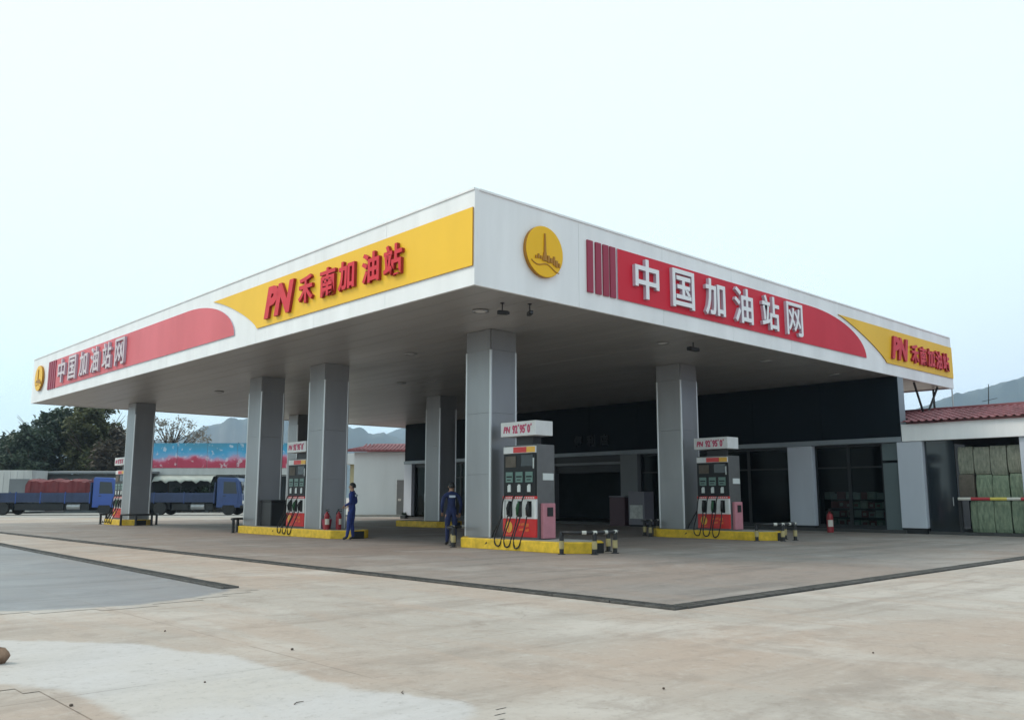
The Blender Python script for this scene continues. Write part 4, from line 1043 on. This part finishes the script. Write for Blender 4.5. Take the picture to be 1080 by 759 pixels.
for i in range(70):
    x, y = random.uniform(-.85, .85), random.uniform(-.2, .2); s = .12; a = random.uniform(0, 6.3)
    b.add([(x, y, .2), (x + s * math.cos(a), y + s * math.sin(a), .26), (x + .6 * s * math.cos(a), y + .6 * s * math.sin(a), .42)], [(0, 1, 2)])
stuff(b.build('foliage', 'leaf_hedge', t, fix=False))

# ------------------------------------------------------------------ trucks on the road behind
TD = 63.7
th_r = math.atan2(RGT.y, RGT.x)
def wheel(t, x, y, r=0.48):
    b = MB(); b.lathe([(r * .55, -.13), (r * .92, -.13), (r, -.09), (r, .09), (r * .92, .13), (r * .55, .13)], 20, 0, (x, y, r), 'y'); w = b.build('wheel', 'rubber', t)
    b = MB(); b.lathe([(.02, -.10), (r * .2, -.12), (r * .3, -.07), (r * .52, -.10), (r * .54, -.03), (r * .3, 0)], 16, 0, (x, y, r), 'y'); b.build('rim', 'tank', w)
def truck(label, x_front, bed_len, bright):
    """front of the cab at pixel x_front, nose to the right; local x forward, local -y towards the camera"""
    p = DP(x_front, 543, TD); L = bed_len + 2.3
    t = thing('flatbed_truck', label, 'truck', (p.x, p.y, 0.008), th_r)
    W = 2.4
    b = MB(); b.box(-L, -.25, .75, .90, .62, .88); b.box(-L, -.25, W - .9, W - .75, .62, .88)
    for i in range(7): b.box(-L + .3 + i * (L - 1) / 6, -L + .42 + i * (L - 1) / 6, .91, W - .91, .66, .86)
    b.build('chassis', 'chassis', t)
    # cab: profile extruded across
    pf = [(-1.85, .55), (-.04, .55), (0.0, .75), (-.02, 1.45), (-.22, 2.45), (-.42, 2.68), (-1.75, 2.72), (-1.85, 2.60)]
    b = MB(); b.prism([(x, .06, z) for x, z in pf], [(x, W - .06, z) for x, z in pf]); cb = b.build('cab', bright, t, bevel=.05)
    b = MB(); b.prism([(-.005, .22, 1.55), (-.005, W - .22, 1.55), (-.19, W - .26, 2.42), (-.19, .26, 2.42)], [(.02, .22, 1.55), (.02, W - .22, 1.55), (-.165, W - .26, 2.42), (-.165, .26, 2.42)]); b.build('windshield', 'glass_dark', cb)
    for s, y0, y1 in ((0, .035, .058), (1, W - .058, W - .035)):
        dp = [(-1.45, .72), (-.30, .72), (-.26, 1.5), (-.45, 2.45), (-1.45, 2.5)]
        b = MB(); b.prism([(x, y0, z) for x, z in dp], [(x, y1, z) for x, z in dp]); dr = b.build('door', bright, cb, bevel=.015)
        yy0, yy1 = (y0 - .012, y0 - .001) if s == 0 else (y1 + .001, y1 + .012)
        wp = [(-1.35, 1.55), (-.36, 1.55), (-.50, 2.36), (-1.35, 2.40)]
        b = MB(); b.prism([(x, yy0, z) for x, z in wp], [(x, yy1, z) for x, z in wp]); b.build('side_window', 'glass_dark', dr)
        b = MB(); b.box(-1.38, -1.18, yy0 - .02, yy1, 1.36, 1.41); b.build('handle', 'black_plastic', dr)
        b = MB(); b.box(.06, .14, y0 - .22 if s == 0 else y1 + .08, y0 - .06 if s == 0 else y1 + .24, 1.75, 2.15); b.tube([(-.1, y0 + .01, 2.3), (.1, (y0 - .14) if s == 0 else (y1 + .16), 2.16)], .015, 6); b.build('mirror', 'black_plastic', cb)
    for y in (.32, W - .32):
        b = MB(); b.lathe([(.13, -.02), (.14, .03), (.05, .05)], 12, 0, (.0, y, .93), 'x'); b.build('headlight', 'lamp_glass', cb)
    b = MB(); b.box(-.12, .08, .04, W - .04, .50, .72); b.build('bumper', 'chassis', t, bevel=.03)
    b = MB(); b.box(.012, .03, .6, W - .6, 1.05, 1.38); b.build('grille', 'black_plastic', cb)
    # bed
    b = MB(); b.box(-L, -2.0, 0.02, W - .02, .90, 1.0); b.build('bed_floor', 'chassis', t)
    n = max(3, round(bed_len / 1.9)); w = (L - 2.0) / n
    for y0, y1 in ((0, .05), (W - .05, W)):
        for i in range(n):
            b = MB(); a = -L + i * w
            b.box(a + .03, a + w - .03, y0, y1, .93, 1.60); yo = y0 - .03 if y0 == 0 else y1
            for q in range(4): b.box(a + .08, a + w - .08, yo, yo + .03, .98 + q * .16, 1.04 + q * .16)
            b.build('side_board', 'truck_bed', t)
        for i in range(n + 1):
            b = MB(); a = -L + i * w; b.box(a - .028, a + .028, y0 - .02, y1 + .02, .85, 1.66); b.build('stake', bright, t)
    b = MB(); b.box(-2.02, -1.94, .03, W - .03, .93, 2.35); b.build('headboard', 'truck_bed', t)
    b = MB(); b.box(-L - .01, -L + .04, .06, W - .06, .93, 1.6); b.build('tailboard', 'truck_bed', t)
    for x in (-.95, -L + 2.6, -L + 1.35):
        for y in (.17, W - .17): wheel(t, x, y)
    b = MB(); b.lathe([(.02, -.5), (.27, -.48), (.27, .48), (.02, .5)], 14, 0, (-3.2, .36, .62), 'x'); b.build('fuel_tank', 'tank', t)
    b = MB(); b.box(-L + 3.5, -3.9, .12, .16, .40, .80); b.build('side_guard', 'chassis', t)
    for i in range(3):
        b = MB(); b.box(-L + 3.5, -3.9, .08, .115, .42 + i * .15, .48 + i * .15); b.build('guard_rail', 'chassis', t)
    b = MB(); b.box(-L + 3.4, -2.1, .22, W - .22, .34, .86); b.build('shade_filler', 'chassis', t, bevel=.03)  # added dark box imitating the shade under the bed
    b = MB(); b.box(-L + .25, -L + 3.2, .36, W - .36, .40, .86); b.build('axle_shade_filler', 'chassis', t)  # added dark box carrying that shade back past the rear axles
    b = MB(); b.box(-L - .03, -L + .06, .1, .5, .7, .82); b.build('tail_lamp', 'maroon', t)
    return t, p, L
tr1, p1, L1 = truck('blue flatbed truck carrying a dark red tarpaulin load', 122.5, 8.6, 'truck_blue_bright')
tr2, p2, L2 = truck('blue flatbed truck parked behind the far left column, empty bed', 254, 6.2, 'truck_blue')
# red load on the first truck
ld = thing('tarpaulin_load', 'dark red tarpaulin load on the left truck bed', 'cargo', tuple(p1 + RGT * -4.4 + FWD * 1.2 + Vector((0, 0, 1.0 + .01))), th_r)
b = MB(); vs = []; nx_, ny_ = 26, 6
def crown(u, v): return 1.55 - .16 * (2 * v - 1) ** 2 + .05 * math.sin(u * 19) + .04 * math.sin(u * 47 + 2 * v) - (.25 if u < .03 or u > .97 else 0)
for i in range(nx_ + 1):
    u = i / nx_
    vs.append((-2.4 + 4.7 * u, -1.08, 0.0))
    for j in range(ny_ + 1): v = j / ny_; vs.append((-2.4 + 4.7 * u, -1.04 + 2.08 * v + .02 * math.sin(u * 60), crown(u, v)))
    vs.append((-2.4 + 4.7 * u, 1.08, 0.0))
m_ = ny_ + 3
fs = [(i * m_ + j, (i + 1) * m_ + j, (i + 1) * m_ + j + 1, i * m_ + j + 1) for i in range(nx_) for j in range(m_ - 1)] + [tuple(range(m_)), tuple(range(nx_ * m_, nx_ * m_ + m_))[::-1]]
fs += [(i * m_, i * m_ + m_ - 1, (i + 1) * m_ + m_ - 1, (i + 1) * m_) for i in range(nx_)]
b.add(vs, fs); b.build('tarpaulin', 'red_tarp', ld, smooth=False)
for i in range(5):
    x = -2.0 + i * 1.0; b = MB(); b.tube([(x, -1.10, .05), (x, -1.07, 1.38), (x, 0, 1.64), (x, 1.07, 1.38), (x, 1.1, .05)], .018, 6); b.build('rope', 'red_tarp', ld)

# ------------------------------------------------------------------ roadside buildings behind the trucks
def frame_of(x0, x1, depth):
    a = DP(x0, 545, depth); c = DP(x1, 545, depth); return a, (c - a).length
a, L = frame_of(150, 310, 76)
sh = thing('banner_building', 'low roadside shed carrying a blue and red banner board', 'building', (a.x, a.y, 0), th_r)
zB0, zB1 = 3.80, 5.95
b = MB(); b.box(0, L, 0.3, 6, 3.22, 3.79); b.build('roof_band', 'container_white', sh)
b = MB(); b.box(0, L, 5.5, 5.7, 0, 3.2); b.build('back_wall', 'shed_wall', sh)
for i in range(6):
    x = .2 + i * (L - .5) / 5; b = MB(); b.box(x, x + .25, .4, .65, 0, 3.21); b.build('post', 'shed_wall', sh)
n = 5; w = L / n
def banner_mat():
    m = bpy.data.materials.new('banner'); m.use_nodes = True; t = m.node_tree; l = t.links; b_ = t.nodes['Principled BSDF']; b_.inputs['Roughness'].default_value = .5
    g = t.nodes.new('ShaderNodeNewGeometry'); s = t.nodes.new('ShaderNodeSeparateXYZ'); l.new(g.outputs['Position'], s.inputs[0])
    nz = t.nodes.new('ShaderNodeTexNoise'); nz.inputs['Scale'].default_value = .55; nz.inputs['Detail'].default_value = 5; l.new(g.outputs['Position'], nz.inputs['Vector'])
    ad = t.nodes.new('ShaderNodeMath'); ad.operation = 'MULTIPLY_ADD'; ad.inputs[1].default_value = -2.0; l.new(nz.outputs['Fac'], ad.inputs[0]); l.new(s.outputs['Z'], ad.inputs[2])
    mr = t.nodes.new('ShaderNodeMapRange'); mr.inputs['From Min'].default_value = 3.8 - 1.0; mr.inputs['From Max'].default_value = 5.95 - 1.0; l.new(ad.outputs[0], mr.inputs[0])
    r = t.nodes.new('ShaderNodeValToRGB'); e = r.color_ramp
    e.elements[0].position = .18; e.elements[0].color = (.40, .03, .07, 1); e.elements[1].position = .95; e.elements[1].color = (.05, .24, .36, 1)
    for p_, c_ in ((.26, (.46, .06, .12)), (.33, (.50, .25, .36)), (.44, (.16, .34, .55)), (.62, (.04, .30, .52))): k = e.elements.new(p_); k.color = (*c_, 1)
    l.new(mr.outputs[0], r.inputs[0])
    n2 = t.nodes.new('ShaderNodeTexNoise'); n2.inputs['Scale'].default_value = 2.6; n2.inputs['Detail'].default_value = 3; l.new(g.outputs['Position'], n2.inputs['Vector'])
    q = t.nodes.new('ShaderNodeMapRange'); q.inputs['From Min'].default_value = .60; q.inputs['From Max'].default_value = .66; q.inputs['To Max'].default_value = .55; l.new(n2.outputs['Fac'], q.inputs[0])
    mx = t.nodes.new('ShaderNodeMix'); mx.data_type = 'RGBA'; mx.inputs[7].default_value = (.62, .60, .64, 1); l.new(q.outputs[0], mx.inputs[0]); l.new(r.outputs[0], mx.inputs[6]); l.new(mx.outputs[2], b_.inputs['Base Color'])
    MATS['banner'] = m
banner_mat()
for i in range(n):
    b = MB(); b.box(i * w + .02, (i + 1) * w - .02, .25, .33, zB0 + .002, zB1); b.build('banner_board', 'banner', sh)
b = MB()
for i in range(n + 1): x = min(i * w + .03, L - .04); b.box(x - .03, x + .03, .34, .42, zB0 + .002, zB1 + .05)
b.build('banner_frame', 'dark_metal', sh)
# pale awning hung below the roof band
x0 = (DP(158, 545, 75) - a).dot(RGT); x1 = (DP(221, 545, 75) - a).dot(RGT)
aw = thing('pale_awning', 'pale sagging awning below the banner board', 'awning', (a.x, a.y, 0), th_r)
b = MB(); vs = []; N = 28
for i in range(N + 1):
    x = x0 + (x1 - x0) * i / N; sag = .20 * abs(math.sin(i / N * math.pi * 4)) + .05 * math.sin(i * 1.7)
    for y, z in ((.28, 3.20), (-.6, 3.02 - sag * .3), (-1.2, 2.50 + sag)): vs.append((x, y, z))
    for y, z in ((.28, 3.17), (-.6, 2.99 - sag * .3), (-1.17, 2.48 + sag)): vs.append((x, y, z))
fs = []
for i in range(N):
    o_, p_ = i * 6, (i + 1) * 6
    fs += [(o_, p_, p_ + 1, o_ + 1), (o_ + 1, p_ + 1, p_ + 2, o_ + 2), (o_ + 3, o_ + 4, p_ + 4, p_ + 3), (o_ + 4, o_ + 5, p_ + 5, p_ + 4), (o_ + 2, p_ + 2, p_ + 5, o_ + 5), (o_, o_ + 3, p_ + 3, p_)]
b.add(vs, fs); b.build('cloth', 'pale_tarp', aw, smooth=True)
for x in (x0 + .05, (x0 + x1) / 2, x1 - .05):
    b = MB(); b.tube([(x, -1.15, 0), (x, -1.15, 2.55)], .035, 8); b.build('pole', 'dark_metal', aw)
# long grey shed left
a, L = frame_of(31, 150, 74)
s2 = thing('grey_shed', 'long low grey shed behind the truck with red load', 'shed', (a.x, a.y, 0), th_r)
b = MB(); b.box(0, L, 0.0, 5, 0, 3.2); b.build('wall', 'shed_wall', s2)
b = MB(); b.prism([(-.3, -.5, 3.22), (-.3, 5.4, 3.5), (-.3, 5.4, 3.65), (-.3, -.5, 3.37)], [(L + .3, -.5, 3.22), (L + .3, 5.4, 3.5), (L + .3, 5.4, 3.65), (L + .3, -.5, 3.37)]); b.build('roof', 'shed_roof', s2)
for u in (.34, .42, .49): b = MB(); b.box(L * u, L * u + .35, -.03, -.002, 2.35, 2.75); b.build('window', 'pump_white', s2)
b = MB(); b.box(L * .56, L * .83, -.04, -.002, 2.30, 2.85); b.build('pale_panel', 'container_white', s2)
b = MB(); b.box(L * .10, L * .30, -.03, -.002, .1, 2.4); b.build('shutter', 'door_grey', s2)
# white container at the far left
a, L = frame_of(-60, 30, 71)
ct = thing('white_container', 'white box container at the left edge behind the truck', 'container', (a.x, a.y, 0), th_r)
b = MB(); b.box(0, L, 0, 2.4, 0.15, 3.45); b.build('box', 'container_white', ct)
for i in range(12):
    x = .2 + i * (L - .4) / 12; b = MB(); b.box(x, x + .08, -.04, -.001, .3, 3.3); b.build('rib', 'container_white', ct)
b = MB(); b.box(L - 1.75, L - .12, -.06, -.041, .5, 2.75); b.build('panel', 'shed_roof', ct)
b = MB(); b.box(.2, L - .2, .2, 2.2, 0, .148); b.build('skids', 'dark_metal', ct)
# ------------------------------------------------------------------ trees
def crown_mesh(name, blobs, n_clump, per, leaf, seed, m, spread=0.55):
    """leaf cards gathered in clumps spread over several lobes; blobs: (centre, radii)"""
    r = random.Random(seed); v = []; f = []
    for i in range(n_clump):
        c, rad = blobs[i % len(blobs)]
        while True:
            d = Vector((r.uniform(-1, 1), r.uniform(-1, 1), r.uniform(-1, 1)))
            if .35 < d.length < 1: break
        d *= r.uniform(.85, 1.12)
        cc = Vector((c[0] + d.x * rad[0], c[1] + d.y * rad[1], c[2] + d.z * rad[2]))
        cs = spread * r.uniform(.6, 1.3)
        for k in range(per):
            p = cc + Vector((r.gauss(0, cs * .6), r.gauss(0, cs * .6), r.gauss(0, cs * .45)))
            a = Vector((r.uniform(-1, 1), r.uniform(-1, 1), r.uniform(-.6, .6))).normalized(); q = a.cross(Vector((r.uniform(-1, 1), r.uniform(-1, 1), r.uniform(-1, 1)))).normalized()
            s = leaf * r.uniform(.6, 1.3); o = len(v)
            v += [p - a * s, p + q * s * .45, p + a * s, p - q * s * .45]; f.append((o, o + 1, o + 2, o + 3))
    me = bpy.data.meshes.new(name); me.from_pydata([tuple(x) for x in v], [], f); me.materials.append(MATS[m]); return me
def tree(label, px, depth, top_py, width_px, m, seed, base_h=1.6, n=70, per=80, leaf=.22, sparse=False, name='tree'):
    p = DP(px, 545, depth); H = DP(px, top_py, depth).z; W = width_px / 931 * depth
    t = thing(name, label, 'tree', (p.x, p.y, 0), random.Random(seed).uniform(0, 6), 'trees behind the trucks')
    r = random.Random(seed)
    b = MB(); tr = .022 * H + .04
    b.tube([(0, 0, -.1), (.05, .03, H * .2), (.12, -.05, H * .45), (.05, .05, H * .75)], [tr * 1.3, tr, tr * .75, tr * .3], 9)
    limbs = []
    for i in range(7 if not sparse else 16):
        a = r.uniform(0, 6.28); z0 = H * r.uniform(.22, .6); rr = W * r.uniform(.25, .46); z1 = min(H * .96, z0 + H * r.uniform(.15, .38))
        mid = (rr * .5 * math.cos(a + .2), rr * .5 * math.sin(a + .2), (z0 + z1) / 2 - .1); en = (rr * math.cos(a), rr * math.sin(a), z1)
        b.tube([(.08, 0, z0), mid, en], [tr * .5, tr * .32, tr * .1], 6); limbs.append(en)
        for q in range(2 if not sparse else 5):
            a2 = a + r.uniform(-.9, .9); e2 = (en[0] * .7 + .30 * W * math.cos(a2) * r.uniform(.3, 1), en[1] * .7 + .30 * W * math.sin(a2) * r.uniform(.3, 1), z1 + r.uniform(-.05, .14) * H)
            b.tube([mid, e2], [tr * .22, tr * .06], 5)
            if sparse: limbs.append(e2)
    b.build('trunk', 'bark', t, smooth=True, fix=False)
    blobs = []
    for i in range(9):
        a = i * 2.4 + r.uniform(0, .7); rr = W * .30 * math.sqrt((i + .3) / 9); zz = base_h + (H - base_h) * r.uniform(.22, .80)
        blobs.append(((rr * math.cos(a), rr * math.sin(a), zz), (W * r.uniform(.16, .25), W * r.uniform(.16, .25), (H - base_h) * r.uniform(.15, .24))))
    blobs.append(((0, 0, H * .84), (W * .18, W * .18, H * .14)))
    if sparse: blobs = [(l, (.5, .5, .4)) for l in limbs]
    o = bpy.data.objects.new('crown', crown_mesh('crown', blobs, n, per, leaf, seed + 50, m, .5 if not sparse else .4)); C.objects.link(o); o.parent = t
    return t
tree('dark green broadleaf tree behind the white container', 5, 84, 458, 60, 'leaf_dark', 11, n=80)
tree('tall dark green broadleaf tree left of the olive one', 52, 86, 428, 92, 'leaf_dark', 12, n=190, per=90)
tree('tall olive green tree under the canopy left end', 96, 84, 421, 78, 'leaf_olive', 13, n=190, per=90)
tree('dark green tree between the tall dark tree and the container', 24, 80, 452, 60, 'leaf_dark', 16, n=100, per=85)
tree('dark russet tree just left of the far left column', 122, 82, 446, 56, 'leaf_russet', 14, n=110)
tree('thin half bare pale tree right of the far left column', 174, 82, 434, 74, 'leaf_pale', 15, n=150, per=16, leaf=.14, sparse=True)
def bush(label, px, depth, h, w, seed):
    p = DP(px, 545, depth); t = thing('bush', label, 'bush', (p.x, p.y, 0), 0, 'dark bushes along the roadside shed')
    r = random.Random(seed); b = MB()
    for i in range(5): a = r.uniform(0, 6.3); b.tube([(0, 0, 0), (.3 * w * math.cos(a), .3 * w * math.sin(a), h * .7)], [.03, .01], 5)
    b.build('stem', 'bark', t, fix=False)
    bl = [((r.uniform(-.25, .25) * w, r.uniform(-.2, .2) * w, h * r.uniform(.3, .7)), (w * .26, w * .22, h * .26)) for i in range(5)]
    o = bpy.data.objects.new('foliage', crown_mesh('foliage', bl, 34, 45, .14, seed, 'leaf_hedge', .28)); C.objects.link(o); o.parent = t
for i, (x, h, w) in enumerate(((168, 2.3, 2.2), (185, 2.6, 2.4), (203, 2.4, 2.2), (221, 2.9, 2.4), (240, 2.7, 2.4), (262, 2.9, 2.4))):
    bush(('leftmost dark bush under the pale awning', 'second dark bush under the pale awning', 'third dark bush under the pale awning', 'dark bush at the right end of the pale awning', 'dark bush behind the empty truck cab', 'rightmost dark bush by the column with the bin')[i], x, 73.0 if i > 3 else 76.5, h, w, 70 + i)

# ------------------------------------------------------------------ loose bits on the ground
def stone(label, px, py, s, m, name='pebble', cat='pebble', grp=None, flat=.6):
    p = G(px, py); r = random.Random(int(px * 7 + py)); b = MB(); vs = []; nu, nv = 9, 6
    for i in range(nv + 1):
        ph = math.pi * i / nv
        for q in range(nu):
            th = 2 * math.pi * q / nu; k = s * r.uniform(.85, 1.12)
            vs.append((k * math.sin(ph) * math.cos(th), k * math.sin(ph) * math.sin(th) * .75, s * flat * .9 + k * flat * math.cos(ph)))
    fs = [(i * nu + q, i * nu + (q + 1) % nu, (i + 1) * nu + (q + 1) % nu, (i + 1) * nu + q) for i in range(nv) for q in range(nu)]
    b.add(vs, fs); o = b.build(name, m, None, smooth=True, loc=(p.x, p.y, 0.004)); o.scale = (.75,) * 3 if name == 'pebble' else (1,) * 3; o.rotation_euler = (0, 0, r.uniform(0, 6)); return tag(o, label, cat, grp)
stone('brown rounded rock at the left edge on the pale cement patch', -2, 700, .085, 'rock', 'rock', 'rock', None, .75)
for l, x, y, s in (('dark pebble right of the cement patch top', 308, 685.5, .02), ('dark pebble below the cement patch at left', 75, 745, .018), 
                   ('small pebble above the cement patch at left', 174, 666, .016), ('small pebble on the right part of the cement patch', 216, 720, .012),
                   ('small dark pebble in the bottom centre of the yard', 700, 727, .016), ('small dark pebble right of the centre bottom', 921, 689, .014),
                   ):
    stone(l, x, y, s, 'pebble', grp='pebbles on the concrete')
for l, x, y, a_ in (('thin twig on the pale cement patch', 315, 742, .4), ('short twig near the cement patch right end', 425, 731, 1.0)):
    p = G(x, y); b = MB(); b.tube([(-.045, 0, .004), (-.01, .010, .007), (.045, -.004, .004)], [.003, .0035, .002], 5)
    o = b.build('twig', 'pebble', None, loc=(p.x, p.y, .005)); o.rotation_euler = (0, 0, a_); tag(o, l, 'twig', 'twigs on the cement')

# ------------------------------------------------------------------ haze
hz_m = bpy.data.materials.new('haze'); hz_m.use_nodes = True
t_ = hz_m.node_tree; t_.nodes.remove(t_.nodes['Principled BSDF'])
vol = t_.nodes.new('ShaderNodeVolumePrincipled'); vol.inputs['Color'].default_value = (0.58, 0.76, 1.0, 1); vol.inputs['Density'].default_value = 0.00024; vol.inputs['Anisotropy'].default_value = 0.2
t_.links.new(vol.outputs[0], t_.nodes['Material Output'].inputs['Volume'])
MATS['haze'] = hz_m
b = MB(); b.box(-900, 3600, -900, 3600, -3.0, 330.0)
HAZE = True
if HAZE: stuff(b.build('haze', 'haze'))
